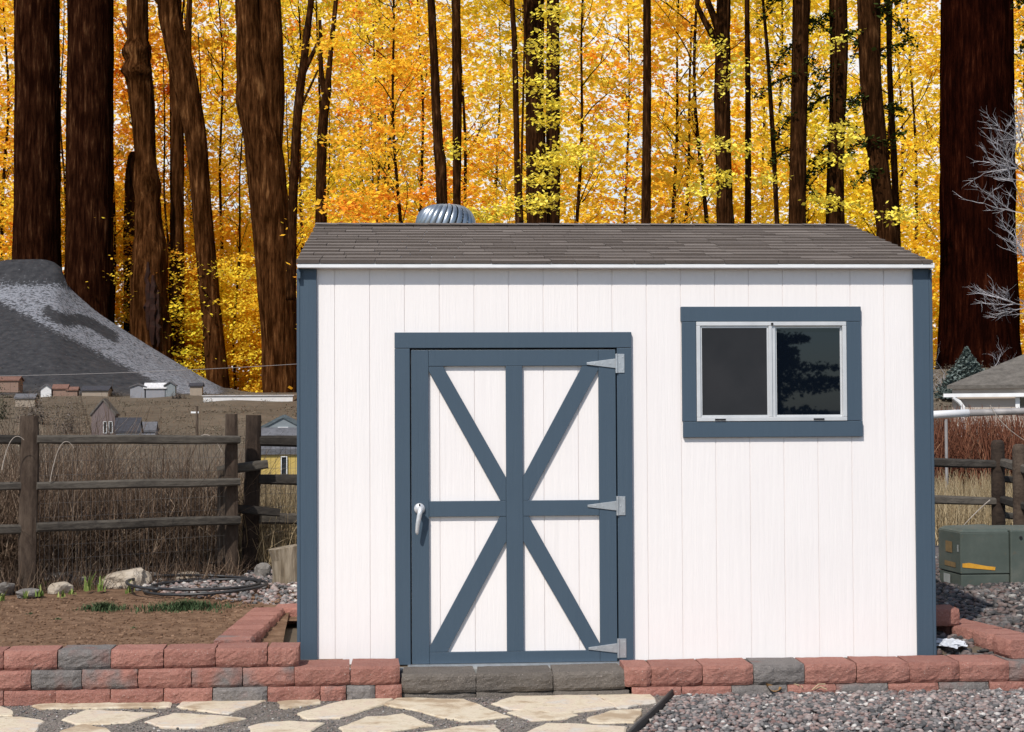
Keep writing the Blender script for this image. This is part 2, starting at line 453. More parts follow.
pebbles('gravel', pts, .0155, 'pink and grey pea gravel right of the flagstone path')
pts = []
for _ in range(5200):
    y = random.uniform(1.5, 4.4); x = random.uniform(-2.2, .9)
    # gravel keeps right of the soil bed
    if x < -.15-(y-1.7)*1.1: continue
    pts.append((x, y, .10+.03*sst(1.2,3,y)+random.uniform(0,.012)))
pebbles('gravel', pts, .021, 'grey and pink gravel behind the soil bed and hose', 3)
pts = []
for _ in range(10500):
    x = random.uniform(3.6, 6.6); y = random.uniform(-.05 if x < 4 else .25, 5)
    pts.append((x, y, -.005+.06*sst(-.12,.25,y)+.06*sst(4.0,5.0,x)*sst(.2,1,y)+random.uniform(0,.012)))
pebbles('gravel', pts, .024, 'gravel with shade painted in around the green utility box', 4, M['pebble_shaded'])
pts = []
for _ in range(9000):
    y = -.36 - random.random()**1.2*1.6; x = random.uniform(-3, ex(y)-.03); pts.append((x, y, GZ+random.uniform(-.002,.004)))
gf = pebbles('grit', pts, .0055, 'small loose grit between the flagstones', 5)

# ------------------------------------------------------------------ flagstones and edging
def flag_mat():
    m_, nt, b = mat('sandstone_flag', .9, .2)
    v = coords(nt, (1,1,1), 'World')
    n1 = noise_n(nt, v, 5, 7, .6); n2 = noise_n(nt, v, 45, 6, .7)
    r = objrand(nt)
    f = math_n(nt, 'MULTIPLY_ADD', n1, 3.2, -1.1); f = math_n(nt, 'ADD', f, math_n(nt,'MULTIPLY_ADD', r, .5, -.25), clamp=True)
    c = ramp(nt, f, [(0,(.36,.27,.18)),(.3,(.50,.41,.295)),(.55,(.56,.485,.365)),(.8,(.53,.43,.33)),(1,(.51,.46,.39))])
    c = mixc(nt, math_n(nt, 'MULTIPLY_ADD', n2, 6, -3.35, clamp=True), c, (.26,.20,.14))
    nt.links.new(c, b.inputs['Base Color']); bump(nt, b, n2, .5, .006); return m_
M['flag'] = flag_mat()
FLAGS = [
 ([(35,705),(65,699.5),(120,698),(169,698.5),(168,706),(100,707.5),(43,708)], 'long narrow cream flagstone below the left end of the block wall'),
 ([(176,706),(189,699.5),(230,699),(267,699.5),(248,706),(229,713),(200,710)], 'pale grey-cream flagstone right of the long narrow one'),
 ([(280,701),(300,699.5),(319,699.5),(320,703),(300,706),(281,708)], 'small cream flagstone touching the foot of the wall left of the door step'),
 ([(62,719),(88,710),(120,711),(154,713),(129,722),(100,723.5),(76,723)], 'tan five-sided flagstone in the second row from the wall, farther left of two'),
 ([(149,721),(173,713),(210,715),(244,718),(203,727),(180,727),(163,726)], 'tan pointed flagstone in the second row from the wall, farther right of two'),
 ([(-20,719),(20,717),(43,721),(32,733),(-25,736)], 'yellowish flagstone cut by the lower left corner of the view'),
 ([(-30,704),(-8,703),(12,711),(11,715),(-30,716)], 'flagstone sliver at the left edge close to the block wall'),
 ([(61,730),(83,724),(106,728),(118,740),(54,740)], 'warm tan flagstone cut by the bottom edge, left of the others there'),
 ([(251,726),(270,722),(289,721),(322,723),(309,731),(255,736)], 'cream flagstone left of the rounded one, near the bottom edge'),
 ([(299,713),(341,701),(365,699),(390,698.5),(383,704),(341,717),(309,718)], 'cream flagstone running diagonally up to the left end of the door step'),
 ([(385,704),(399,698),(464,699),(487,708),(506,716),(462,720),(440,716),(418,710)], 'large cream flagstone right in front of the grey door step'),
 ([(341,727),(366,717),(404,714),(431,725),(390,731),(348,733)], 'tan rounded flagstone in front of the two stones at the door step'),
 ([(494,703),(517,696),(594,695),(615,706),(566,713),(535,711),(510,708)], 'long sandy flagstone beside the right part of the door step'),
 ([(599,694.5),(650,694),(655,702),(619,708)], 'sandy flagstone touching the right end of the long one and the edging'),
 ([(510,712),(524,710),(578,714),(566,718),(531,720)], 'small narrow cream flagstone lying between larger ones'),
 ([(587,718),(612,711),(643,709),(633,722),(594,722)], 'whitish flagstone next to the dark edging strip'),
 ([(520,739),(527,732),(548,723),(601,725),(626,727),(619,739)], 'tan flagstone cut by the bottom edge next to the edging'),
 ([(418,740),(425,732),(461,726),(496,725),(502,737),(490,742)], 'pale flagstone cut by the bottom edge between two tan ones'),
]
def flagstone(poly, label):
    P = [gnd(x, y, GZ+.008) for x, y in poly]
    # refine the outline so it is not a clean polygon
    out = []
    n = len(P)
    for i in range(n):
        a, b_ = P[i], P[(i+1) % n]
        k = max(2, int((b_-a).length/.045))
        for j in range(k):
            t = j/k; p = a.lerp(b_, t)
            q = Vector((nz(p.x*9, p.y*9, i), nz(p.x*9+7, p.y*9, i), 0))*.02
            out.append((p+q).xy)
    # soften corners
    c = sum((Vector(p) for p in out), Vector((0,0)))/len(out)
    out = [tuple(c+(Vector(p)-c)*1.055) for p in out]
    mb = MB(); ins = [tuple(Vector(p).lerp(c, .035)) for p in out]; n = len(out)
    L = Vector((c.x, c.y, GZ-.02))
    vs = [(p[0]-L.x, p[1]-L.y, 0) for p in out] + [(p[0]-L.x, p[1]-L.y, .024) for p in out] + [(p[0]-L.x, p[1]-L.y, .029+.003*nz(p[0]*8,p[1]*8)) for p in ins]
    fs = [(i, (i+1)%n, n+(i+1)%n, n+i) for i in range(n)] + [(n+i, n+(i+1)%n, 2*n+(i+1)%n, 2*n+i) for i in range(n)] + [tuple(range(2*n, 3*n))]
    mb.add(vs, fs); o = mb.build('flagstone', M['flag']); o.location = L
    tag(o, label, 'flagstone', 'flagstones of the path'); return o
for pl, lb in FLAGS: flagstone(pl, lb)
M['edge'] = noisy('black_edging', [(0,(.025,.023,.022)),(1,(.06,.055,.05))], 20, .6, spec=.4)
mb = MB(); pp = []
for i in range(26):
    y = -.30 - i*.14; pp.append(Vector((ex(y)+.006*nz(y*2), y, GZ+.012)))
for a, b_ in zip(pp[:-1], pp[1:]):
    mb.add([(a.x-.008,a.y,GZ-.04),(a.x+.008,a.y,GZ-.04),(b_.x+.008,b_.y,GZ-.04),(b_.x-.008,b_.y,GZ-.04),(a.x-.008,a.y,GZ+.028),(a.x+.008,a.y,GZ+.028),(b_.x+.008,b_.y,GZ+.028),(b_.x-.008,b_.y,GZ+.028)],
           [(4,5,6,7),(0,4,7,3),(1,2,6,5),(0,1,5,4),(2,3,7,6)])
mb.tube([(p.x, p.y, GZ+.026) for p in pp], .0075, 6)
o = mb.build('lawn_edging', M['edge']); tag(o, 'black edging strip between the flagstone path and the gravel', 'edging')

# ------------------------------------------------------------------ retaining walls of split-face blocks
_bc = {}
def block_mesh(w_, d_, h_, seed):
    # box with a rough split front face (front = -y) and worn top edges, origin at bottom centre of the front
    rnd = random.Random(seed)
    nx, nzz, ny = 12, 7, 5
    idx = {}; vs = []; fs = []
    def vert(i, j, k):
        key = (i, j, k)
        if key in idx: return idx[key]
        x = -w_/2 + w_*i/nx; y = d_*j/ny; z = h_*k/nzz
        fx = 1-min(1, min(i, nx-i)/1.6); fz = 1-min(1, min(k, nzz-k)/1.3)
        if j == 0:
            y += .016*max(fx, 0)+.011*fz - .007*nz(x*14+seed*7.3, z*16, seed)-.005*nz(x*50, z*50, seed)
            x += .004*nz(seed, z*40); z += .003*nz(x*30, seed)
        if i in (0, nx) and j > 0: x *= 1-.05*(j/ny)
        if k == nzz: z += .0025*nz(x*20, y*20, seed)
        idx[key] = len(vs); vs.append((x, y, z)); return idx[key]
    def quad(a, b_, c, d): fs.append((vert(*a), vert(*b_), vert(*c), vert(*d)))
    for i in range(nx):
        for k in range(nzz):
            quad((i,0,k),(i+1,0,k),(i+1,0,k+1),(i,0,k+1)); quad((i,ny,k),(i,ny,k+1),(i+1,ny,k+1),(i+1,ny,k))
        for j in range(ny):
            quad((i,j,nzz),(i+1,j,nzz),(i+1,j+1,nzz),(i,j+1,nzz)); quad((i,j,0),(i,j+1,0),(i+1,j+1,0),(i+1,j,0))
    for j in range(ny):
        for k in range(nzz):
            quad((0,j,k),(0,j,k+1),(0,j+1,k+1),(0,j+1,k)); quad((nx,j,k),(nx,j+1,k),(nx,j+1,k+1),(nx,j,k+1))
    return vs, fs
BSEED = [0]
def block(parent, x, y, z, w_, m_, d_=.26, h_=.1, rz=0):
    BSEED[0] += 1
    vs, fs = block_mesh(w_-.004, d_, h_-.002, BSEED[0])
    mb = MB(); mb.add(vs, fs); o = mb.build('block', m_, parent)
    o.location = inv(parent, (x, y, z)); o.rotation_euler = (rad(random.uniform(-.5,.5)), rad(random.uniform(-.6,.6)), rz + rad(random.uniform(-1.2,1.2)))
    return o
R_, G_, X_ = M['red'], M['grey'], M['mixed']
def row(parent, bounds, mats, z, Y, h_=.1, d_=.26):
    for a, b_, m_ in zip(bounds[:-1], bounds[1:], mats):
        A = at(a, 670, Y); B = at(b_, 670, Y)
        block(parent, (A.x+B.x)/2, Y+random.uniform(-.006,.006), z, B.x-A.x, m_, d_, h_)
ZL = (-.152, -.052, .048)
wl = empty('retaining_wall', (-1.3, -.35, -.15), 'red and grey split-face block wall holding the soil bed left of the shed', 'retaining wall')
row(wl, [-105,-52,3,55,110,163,212,267,320,346], [R_,X_,R_,R_,R_,R_,G_,R_,X_], ZL[0], -.37)
row(wl, [-130,-76,-23,30.5,81,137,191,242,294,350], [R_,G_,R_,G_,X_,R_,X_,X_,R_], ZL[1], -.355)
row(wl, [-157,-104,-51,2.7,56.5,110,163,215,267,298.5], [R_,R_,R_,R_,G_,R_,R_,R_,R_], ZL[2], -.335, d_=.2)
row(wl, [350,400], [R_], ZL[1], -.35); row(wl, [346,375,402],[G_,R_], ZL[0], -.365)
# caps of the return wall that runs back along the bed
ra = empty('retaining_wall', (-.3, .6, .0), 'low red block wall running back beside the soil bed towards the fence', 'retaining wall')
A = gnd(232, 640, .148); B = gnd(270, 607, .148)
# run of blocks laid side by side across the line
n = 7
dirv = (B-A); L = dirv.length; dirv.normalize(); rzr = math.atan2(dirv.y, dirv.x)
for i in range(n):
    p = A + dirv*(L*(i+.5)/n) + Vector((dirv.y, -dirv.x, 0))*.10
    block(ra, p.x, p.y, .048, L/n, R_ if i != 0 else X_, .2, .1, rzr)
    block(ra, p.x+.02, p.y, -.052, L/n, R_, .2, .1, rzr)
C = gnd(283, 627, .05)
for i in range(3):
    block(ra, C.x+.06+i*.27, B.y-.02, .045, .27, R_, .22, .1); block(ra, C.x-.02+i*.27, B.y-.03, -.055, .27, R_, .22, .1)
wr_ = empty('retaining_wall', (3.0, -.35, -.15), 'two-course block wall in front of the shed right of the door step', 'retaining wall')
row(wr_, [624,651.5,703,754,805.5,857.5,910,960.5,1010.5,1062,1115], [R_,R_,R_,G_,R_,R_,R_,R_,X_,R_], -.083, -.345, .106)
row(wr_, [632,682,732,788,837,889,940,990,1042,1094], [R_,R_,G_,R_,G_,R_,G_,R_,R_], -.188, -.36, .104)
st = empty('door_step', (1.35, -.35, -.13), 'door step of three long brown-grey concrete blocks', 'step')
row(st, [401,476,553,626], [M['stepgrey']]*3, -.098, -.35, .1, .26)
row(st, [401,476,553,630], [M['stepgrey']]*3, -.2, -.345, .1, .26)
# right hand terraced wall
wq = empty('retaining_wall', (4.2, .3, 0), 'curved stepped red block wall beside the right corner of the shed', 'retaining wall')
pth = [(gnd(1012,640,.125)), (gnd(985,632,.125)), (gnd(960,626,.125)), (gnd(935,620,.125)), gnd(905,615,.125)]
def along(pts, s_):
    for a, b_ in zip(pts[:-1], pts[1:]):
        l = (b_-a).length
        if s_ <= l: return a.lerp(b_, s_/l), (b_-a).normalized()
        s_ -= l
    return pts[-1], (pts[-1]-pts[-2]).normalized()
tot = sum((b_-a).length for a, b_ in zip(pth[:-1], pth[1:]))
for lev, off, zz in ((0, 0, .025), (1, .02, -.075)):
    k = int(tot/.2)
    for i in range(k):
        p, t = along(pth, (i+.5)*tot/k)
        # face looks towards the shed front-left (-x,-y side)
        nrm = Vector((t.y, -t.x, 0)); 
        if nrm.y > 0: nrm = -nrm
        rz = math.atan2(-t.y, -t.x)
        q = p + nrm*.02
        block(wq, q.x, q.y, zz, tot/k, R_, .22, .1, rz)
q = gnd(950, 612, .2)
for i in range(4): block(wq, q.x-.30+i*.235+.0, q.y-.02+.0*i, .12, .235, R_, .22, .1, rad(-4)) if i < 2 else None
for i in range(2): block(wq, q.x-.42+i*.26, q.y+.16, .215, .26, R_, .2, .07, rad(-4))
# concrete pad edge under the shed
o_pad = None

# ------------------------------------------------------------------ THE SHED
X0, X1 = .078, 3.560; DEP = 3.05; ZE = 2.17; YE = -.06; YR = 1.62; ZR = 2.607
shed = empty('garden_shed', ((X0+X1)/2, 0, 0), 'white garden shed with slate blue trim, braced door and grey shingle roof', 'shed')
def wp(mb, name, m_, parent=None, **k):
    p = parent or shed
    return world_part(mb, name, m_, shed, **k) if parent is None else sub(mb, name, m_, parent, **k)
def sub(mb, name, m_, parent, **k):
    o = world_part(mb, name, m_, shed, **k); o.parent = parent; return o
ZEV = 2.210; SL = (ZR-ZEV)/(YR-YE)
Dx0, Dx1, Dzb, Dzt = at(411,500,0).x, at(616.6,500,0).x, .003, at(512,349,0).z      # door leaf
Cx0, Cx1, Czt = at(395,500,0).x, at(632,500,0).x, at(512,332.4,0).z                   # casing
Wx0, Wx1 = at(680.8,370,0).x, at(860.5,370,0).x; Wz0, Wz1 = at(770,437,0).z, at(770,306.8,0).z
print('door', Dx0, Dx1, Dzt, 'win', Wx0, Wx1, Wz0, Wz1)
# front wall: boards between grooves, door and window openings left open
wall = MB()
gro = []
gx = at(335,450,0).x; st_ = (at(613,450,0).x-gx)/8
while gx > X0: gx -= st_
while gx < X1: gro.append(gx); gx += st_
gro = [g for g in gro if X0+.02 < g < X1-.02]
ed = [X0] + gro + [X1]
ho = [(Dx0-.012, Dx1+.012, -.1, Dzt+.012), (Wx0+.06, Wx1-.06, Wz0+.06, Wz1-.06)]
def strips(x0, x1):                # vertical pieces of a board left by openings
    xs = sorted({x0, x1, *[h[0] for h in ho if x0 < h[0] < x1], *[h[1] for h in ho if x0 < h[1] < x1]})
    for a, b_ in zip(xs[:-1], xs[1:]):
        z = [(0.004, ZE+.03)]
        for h in ho:
            if a >= h[0]-1e-6 and b_ <= h[1]+1e-6:
                nzv = []
                for lo, hi in z:
                    if h[2] > lo: nzv.append((lo, h[2]))
                    if h[3] < hi: nzv.append((h[3], hi))
                z = nzv
        for lo, hi in z: yield a, b_, lo, hi
for a, b_ in zip(ed[:-1], ed[1:]):
    aa = a+.0022 if a != X0 else a; bb = b_-.0022 if b_ != X1 else b_
    for x0, x1, lo, hi in strips(aa, bb): wall.box(x0, x1, 0, .012, lo, hi)
for x0, x1, lo, hi in strips(X0+.001, X1-.001):
    wall.box(x0, x1, .0045, .03, lo+.001, hi-.001)
bw_ = MB(); bw_.box(X0, X1, DEP-.03, DEP, 0, ZE+.03); wp(bw_, 'rear_wall', M['white'])
wp(wall, 'wall', M['white'])
# gable side walls
sw = MB()
for xa, xb in ((X0, X0+.03), (X1-.03, X1)):
    sw = MB()
    prof = [(.031, .004), (DEP-.031, .004), (DEP-.031, 2.19), (YR, ZR-.035), (.031, ZEV+SL*.06-.03)]
    v = [(xa, p[0], p[1]) for p in prof] + [(xb, p[0], p[1]) for p in prof]
    sw.add(v, [(0,1,2,3,4), (9,8,7,6,5)] + [(i, i+5, (i+1)%5+5, (i+1)%5) for i in range(5)])
    wp(sw, 'side_wall', M['white'])
# floor + concrete pad visible below the door
b_ = MB(); b_.box(X0+.035, X1-.035, .035, DEP-.04, .0, .02); wp(b_, 'floor', M['concrete'])
b_ = MB(); b_.box(X0+.004, X1+.004, -.10, DEP+.05, -.12, -.012); wp(b_, 'foundation', M['concrete'], bevel=.006)
# skirt trim under the siding (thin dark blue edge)
# corner trims
TZ = 2.164
for xa, xb in ((X0-.006, at(317,450,0).x), (at(914.2,450,0).x, X1+.012)):
    c = MB(); c.box(xa, xb, -.02, -.001, -.006, TZ)
    if xa < 1: c.box(xa-.018, xa-.0005, -.02, .09, -.006, TZ)
    else: c.box(xb+.0005, xb+.018, -.02, .09, -.006, TZ)
    wp(c, 'corner_trim', M['blue'], bevel=.003)
# eave drip edge and fascia
c = MB(); c.box(X0-.018, X1+.03, -.068, -.002, 2.166, 2.188); wp(c, 'fascia', M['drip'], bevel=.003)
# roof
roof = MB()
RX0, RX1 = X0-.022, X1+.018
def rz_(y): return ZEV + SL*(y-YE)
for sgn in (1, -1):
    yy = [YE, YR] if sgn == 1 else [YR, 2*YR-YE]
    za = [ZEV-.014, ZR-.014] if sgn == 1 else [ZR-.014, ZEV-.014]
    v = []
    for x in (RX0+.006, RX1-.006):
        for k in range(2): v += [(x, yy[k], za[k]-.022), (x, yy[k], za[k])]
    roof.add(v, [(0,1,3,2),(4,6,7,5),(1,5,7,3),(0,2,6,4),(0,4,5,1),(2,3,7,6)])
rf = wp(roof, 'roof', M['drip'])
sh = MB(); rn = random.Random(3)
NC = 13; Lr = (YR-YE)
for side in (0, 1):
    for i in range(NC):
        y0 = YE - .012 + Lr*i/NC; y1 = YE + Lr*(i+1.15)/NC if i < NC-1 else YR+.004
        x = RX0 - rn.uniform(0, .3)
        base = rn.uniform(.3,.6)
        while x < RX1:
            w_ = rn.choice([.13, .17, .2, .3, .305, .33]); xa = max(RX0, x); xb = min(RX1, x+w_-.0035)
            x += w_
            if xb - xa < .01: continue
            th = rn.choice([.004, .006, .008]) ; dy = rn.uniform(-.0015, .0015)
            val = min(1, max(0, base + rn.uniform(-.26, .26)))
            za, zb = rz_(y0)-.014+.009, rz_(y1)-.014+.001
            jj = rn.uniform(-.002,.002)
            ya, yb = y0+dy, y1
            v = [(xa,ya,za-.012),(xb,ya,za-.012),(xb,yb,zb-.004),(xa,yb,zb-.004),(xa,ya,za+th+jj),(xb,ya,za+th+jj),(xb,yb,zb+.002),(xa,yb,zb+.002)]
            if side: v = [(p[0], 2*YR-p[1], p[2]) for p in v]
            fs = [(0,3,2,1),(4,5,6,7),(0,1,5,4),(1,2,6,5),(2,3,7,6),(3,0,4,7)]
            if side: fs = [tuple(reversed(f)) for f in fs]
            sh.add(v, fs[:2]+fs[3:], val); sh.add(v, [fs[2]], 0.0)  # front edges get the darkest tone, a painted shadow line per course
shg = sub(sh, 'shingles', M['shingle'], rf)
# ridge caps
rc = MB(); x = RX0; 
while x < RX1:
    xb = min(RX1, x+.145)
    rc.add([(x,YR-.12,ZR-.02),(xb,YR-.12,ZR-.022),(xb,YR,ZR+.002),(x,YR,ZR+.0045),(xb,YR+.12,ZR-.022),(x,YR+.12,ZR-.02)], [(0,1,2,3),(3,2,4,5)], rn.uniform(.2,.8)); x = xb
sub(rc, 'ridge_cap', M['shingle'], rf)
# rake trim boards (blue) under the roof edge at both ends
for xa, xb in ((RX0+.002, X0-.002), (X1+.014, RX1-.002)):
    c = MB(); c.add([(xa,YE+.01,2.11),(xb,YE+.01,2.11),(xb,YE+.01,2.155),(xa,YE+.01,2.155),(xa,YR,ZR-.12),(xb,YR,ZR-.12),(xb,YR,ZR-.04),(xa,YR,ZR-.04)],
                    [(0,1,2,3),(1,5,6,2),(4,7,6,5),(0,3,7,4),(3,2,6,7),(0,4,5,1)])
    wp(c, 'rake_trim', M['blue'])
# turbine vent on the back slope near the ridge
tvx = at(445.5, 215, 2.05).x; tvy = 2.05; R0 = .195; tz = at(445.5, 204.8, 2.05).z - .145
b_ = MB(); b_.tube([(tvx,tvy,2.35),(tvx,tvy,tz-.08)], .14, 20); b_.tube([(tvx,tvy,tz-.1),(tvx,tvy,tz-.082)], .17, 24)
vent = sub(b_, 'turbine_vent', M['vent'], rf, smooth=False)
fin = MB()
for k in range(26):
    a0 = 2*math.pi*k/26; pts_ = []
    vs = []; fs = []
    for j in range(13):
        ph = rad(-52 + 137*j/12); rr = R0*math.cos(ph)**.6 if math.cos(ph) > 0 else 0.0; zz = tz + .145*math.sin(ph)
        tw = .30*math.sin(ph*.9)
        for e, dr in ((0, 0.0), (.17, .012), (.30, -.012)):
            aa = a0+tw+e*(2*math.pi/26)/.30*.98 if False else a0+tw+e*.76
            vs.append((tvx+math.cos(aa)*(rr+dr), tvy+math.sin(aa)*(rr+dr), zz))
    for j in range(12):
        for e in (0, 1): fs.append((j*3+e, j*3+e+1, (j+1)*3+e+1, (j+1)*3+e))
    fin.add(vs, fs)
sub(fin, 'vent_fins', M['vent'], vent, smooth=True)
cp = MB(); cp.tube([(tvx,tvy,tz+.128),(tvx,tvy,tz+.146)], [.055,.04], 18); sub(cp, 'vent_cap', M['vent'], vent)

# door casing
cw = Dx0-Cx0-.004
for nm, bx_ in (('left', (Cx0, Dx0-.004, .0, Czt-.0885)), ('right', (Dx1+.004, Cx1, .0, Czt-.0885)), ('top', (Cx0, Cx1, Czt-.0865, Czt))):
    c = MB(); c.box(bx_[0], bx_[1], -.024, -.0012, bx_[2], bx_[3]); wp(c, 'door_casing', M['blue'], bevel=.0025)
# door leaf
dl = MB()
dg = [Dx0, at(471-20,500,0).x*0+Dx0+.262, Dx0+.465, Dx0+.665, Dx0+.865, Dx0+1.065, Dx1]
dg = [Dx0+.001] + [g for g in gro if Dx0+.02 < g < Dx1-.02] + [Dx1-.001]
for a, b2 in zip(dg[:-1], dg[1:]): dl.box(a+.002, b2-.002, .004, .012, Dzb, Dzt-.003)
dl.box(Dx0+.001, Dx1-.001, .009, .035, Dzb+.001, Dzt-.004)
door = wp(dl, 'door', M['white'])
sw_ = .098
mx = (at(513.5,420,0).x + at(515.5,600,0).x)/2; hw = .046
mz0, mz1 = at(512,516,0).z, at(512,500.5,0).z
tz0 = at(512,366,0).z; bz1 = at(512,651,0).z
YB, YF = .0035, -.0165
# stiles and rails butt end to end
def dbox(name, x0, x1, z0, z1, f=YF):
    c = MB(); c.box(x0, x1, f, YB, z0, z1); return sub(c, name, M['blue'], door, bevel=.002)
Dz1 = Dzt-.006
dbox('stile', Dx0+.003, Dx0+sw_, Dzb, Dz1); dbox('stile', Dx1-sw_, Dx1-.003, Dzb, Dz1)
ix0, ix1 = Dx0+sw_+.001, Dx1-sw_-.001
dbox('rail', ix0, ix1, tz0, Dz1); dbox('rail', ix0, ix1, Dzb, bz1)
dbox('rail', ix0, mx-hw-.001, mz0, mz1); dbox('rail', mx+hw+.001, ix1, mz0, mz1)
dbox('stile', mx-hw, mx+hw, bz1+.001, tz0-.001)
W_ = lambda x, y: (at(x, y, 0).x, at(x, y, 0).z)
def brace(poly):
    c = MB(); c.prism(poly, YF+.0025, YB-.0005)
    return sub(c, 'brace', M['blue'], door, bevel=.0015)
zt_, zb_ = tz0-.001, bz1+.001; xl, xr = mx-hw-.001, mx+hw+.001
u1, u2 = mz1+.001, mz0-.001
brace([(ix0, zt_), (at(443,366,0).x, zt_), (xl, at(506,477,0).z), (xl, u1), (at(500.5,500,0).x, u1), (ix0, at(427,371,0).z)][::-1])
brace([(at(582,366,0).x, zt_), (ix1, zt_), (ix1, at(599,370,0).z), (at(528,500,0).x, u1), (xr, u1), (xr, at(522,477,0).z)][::-1])
brace([(at(500,516,0).x, u2), (xl, u2), (xl, at(507,541,0).z), (at(447,651,0).x, zb_), (ix0, zb_), (ix0, at(429,647,0).z)][::-1])
brace([(xr, u2), (at(528.5,516,0).x, u2), (ix1, at(601,643,0).z), (ix1, zb_), (at(586.5,651,0).x, zb_), (xr, at(523,541,0).z)][::-1])
# hinges
for (px, py) in ((617, 363.5), (618.5, 505.5), (621, 647.5)):
    P = at(px, py, 0); h = MB(); x = Dx1+.002
    h.box(x+.004, x+.043, -.0285, -.0245, P.z-.052, P.z+.052)
    h.tube([(x, -.028, P.z-.053), (x, -.028, P.z+.053)], .0075, 10)
    h.prism([(x-.165, P.z-.006), (x-.006, P.z-.026), (x-.006, P.z+.026), (x-.165, P.z+.006)], -.0225, -.0172)
    for q in (-.035, 0, .035):
        h.tube([(x+.025+.008*(1 if q else -1), -.0305, P.z+q), (x+.025+.008*(1 if q else -1), -.028, P.z+q)], .004, 8)
    for q in (-.12, -.08, -.035): h.tube([(x+q, -.0248, P.z), (x+q, -.0222, P.z)], .004, 8)
    sub(h, 'hinge', M['galv'], door, bevel=.0008)
# lever handle
P = at(419.5, 508.5, 0); h = MB()
cx, cz = P.x, P.z
h.tube([(cx,YF-.0005,cz),(cx,YF-.014,cz)], [.031,.028], 24); h.tube([(cx,YF-.012,cz),(cx,YF-.052,cz)], .015, 14)
h.tube([(cx+.008,YF-.052,cz+.012),(cx+.0,YF-.056,cz-.03),(cx-.010,YF-.054,cz-.08),(cx-.014,YF-.048,cz-.125),(cx-.013,YF-.046,cz-.138)], [.0135,.0135,.0115,.010,.005], 12)
sub(h, 'door_handle', M['lever'], door, smooth=True)
h = MB(); h.tube([(cx,YF-.0145,cz+.021),(cx,YF-.0155,cz+.021)], .006, 8); sub(h, 'lock_cylinder', M['darkgap'], door)
# threshold
c = MB(); c.box(Dx0-.02, Dx1+.02, -.045, -.002, -.0115, .0015); wp(c, 'threshold', M['galv'])

# window
cws = .082
for bx_ in ((Wx0, Wx1, Wz1-.083, Wz1), (Wx0+.004, Wx0+.083, Wz0+.089, Wz1-.0845), (Wx1-.083, Wx1-.002, Wz0+.089, Wz1-.0845), (Wx0+.008, Wx1+.004, Wz0, Wz0+.0875)):
    c = MB(); c.box(bx_[0], bx_[1], -.022, -.0012, bx_[2], bx_[3]); wp(c, 'window_casing', M['blue'], bevel=.0025)
fx0, fx1, fz0, fz1 = Wx0+.0845, Wx1-.0845, Wz0+.089, Wz1-.0845
wf = MB(); t_ = .022
wf.box(fx0, fx1, -.026, .03, fz0, fz0+t_); wf.box(fx0, fx1, -.026, .03, fz1-t_, fz1)
wf.box(fx0, fx0+t_, -.026, .03, fz0+t_+.0005, fz1-t_-.0005); wf.box(fx1-t_, fx1, -.026, .03, fz0+t_+.0005, fz1-t_-.0005)
mxx = at(771.5,370,0).x
wf.box(mxx-.019, mxx-.0005, -.024, .02, fz0+t_+.0005, fz1-t_-.0005); wf.box(mxx+.0005, mxx+.019, -.016, .02, fz0+t_+.0005, fz1-t_-.0005)
wfo = wp(wf, 'window_frame', M['alu'], bevel=.002)
for q in ((fx0+.10, fx0+.16, fz0+.005, fz0+.014), (fx1-.19, fx1-.13, fz0+.005, fz0+.014)):
    c = MB(); c.box(q[0], q[1], -.030, -.0265, q[2], q[3]); sub(c, 'weep_hole', M['darkgap'], wfo)
c = MB(); c.box(mxx-.006,mxx+.006,-.030,-.0265,fz1-.018,fz1-.006); sub(c, 'window_latch', M['darkgap'], wfo)
m_, nt, b = mat('dark_window_glass', .015, .55); b.inputs['Base Color'].default_value = (.003,.005,.009,1); b.inputs['Specular Tint'].default_value = (.55,.68,.85,1); b.inputs['IOR'].default_value = 1.62  # bluish base and tint imitate the blue sky mirrored in the pane
M['glass'] = m_
m_, nt, b = mat('insect_screen', .55, .35)
v = coords(nt, (1,1,1), 'World'); n1 = noise_n(nt, v, 3.5, 4)
nt.links.new(ramp(nt, n1, [(.3,(.008,.009,.011)),(.7,(.018,.018,.020))]), b.inputs['Base Color'])
wv = N(nt, 'ShaderNodeTexWave'); wv.inputs['Scale'].default_value = 260; nt.links.new(v, wv.inputs[0]); bump(nt, b, wv.outputs[1], .15, .001)
M['screen'] = m_
c = MB(); c.box(mxx+.0195, fx1-t_-.001, .002, .006, fz0+t_+.001, fz1-t_-.001); sub(c, 'window_pane', M['glass'], wfo)
c = MB(); c.box(fx0+t_+.001, mxx-.0195, .006, .010, fz0+t_+.001, fz1-t_-.001); sub(c, 'window_pane', M['glass'], wfo)
c = MB(); c.box(fx0+t_+.001, mxx-.0195, -.012, -.009, fz0+t_+.001, fz1-t_-.001); tag(sub(c, 'insect_screen', M['screen'], wfo))
for (a, b2, y) in ((fx0+t_, mxx-.019, -.0165), (mxx+.019, fx1-t_, -.004)):
    c = MB(); s_ = .012
    c.box(a+.0005, b2-.0005, y, y+.012, fz0+t_+.0008, fz0+t_+s_); c.box(a+.0005, b2-.0005, y, y+.012, fz1-t_-s_, fz1-t_-.0008)
    c.box(a+.0005, a+s_*.8, y, y+.012, fz0+t_+s_+.0005, fz1-t_-s_-.0005); c.box(b2-s_*.8, b2-.0005, y, y+.012, fz0+t_+s_+.0005, fz1-t_-s_-.0005)
    sub(c, 'sash', M['alu'], wfo)
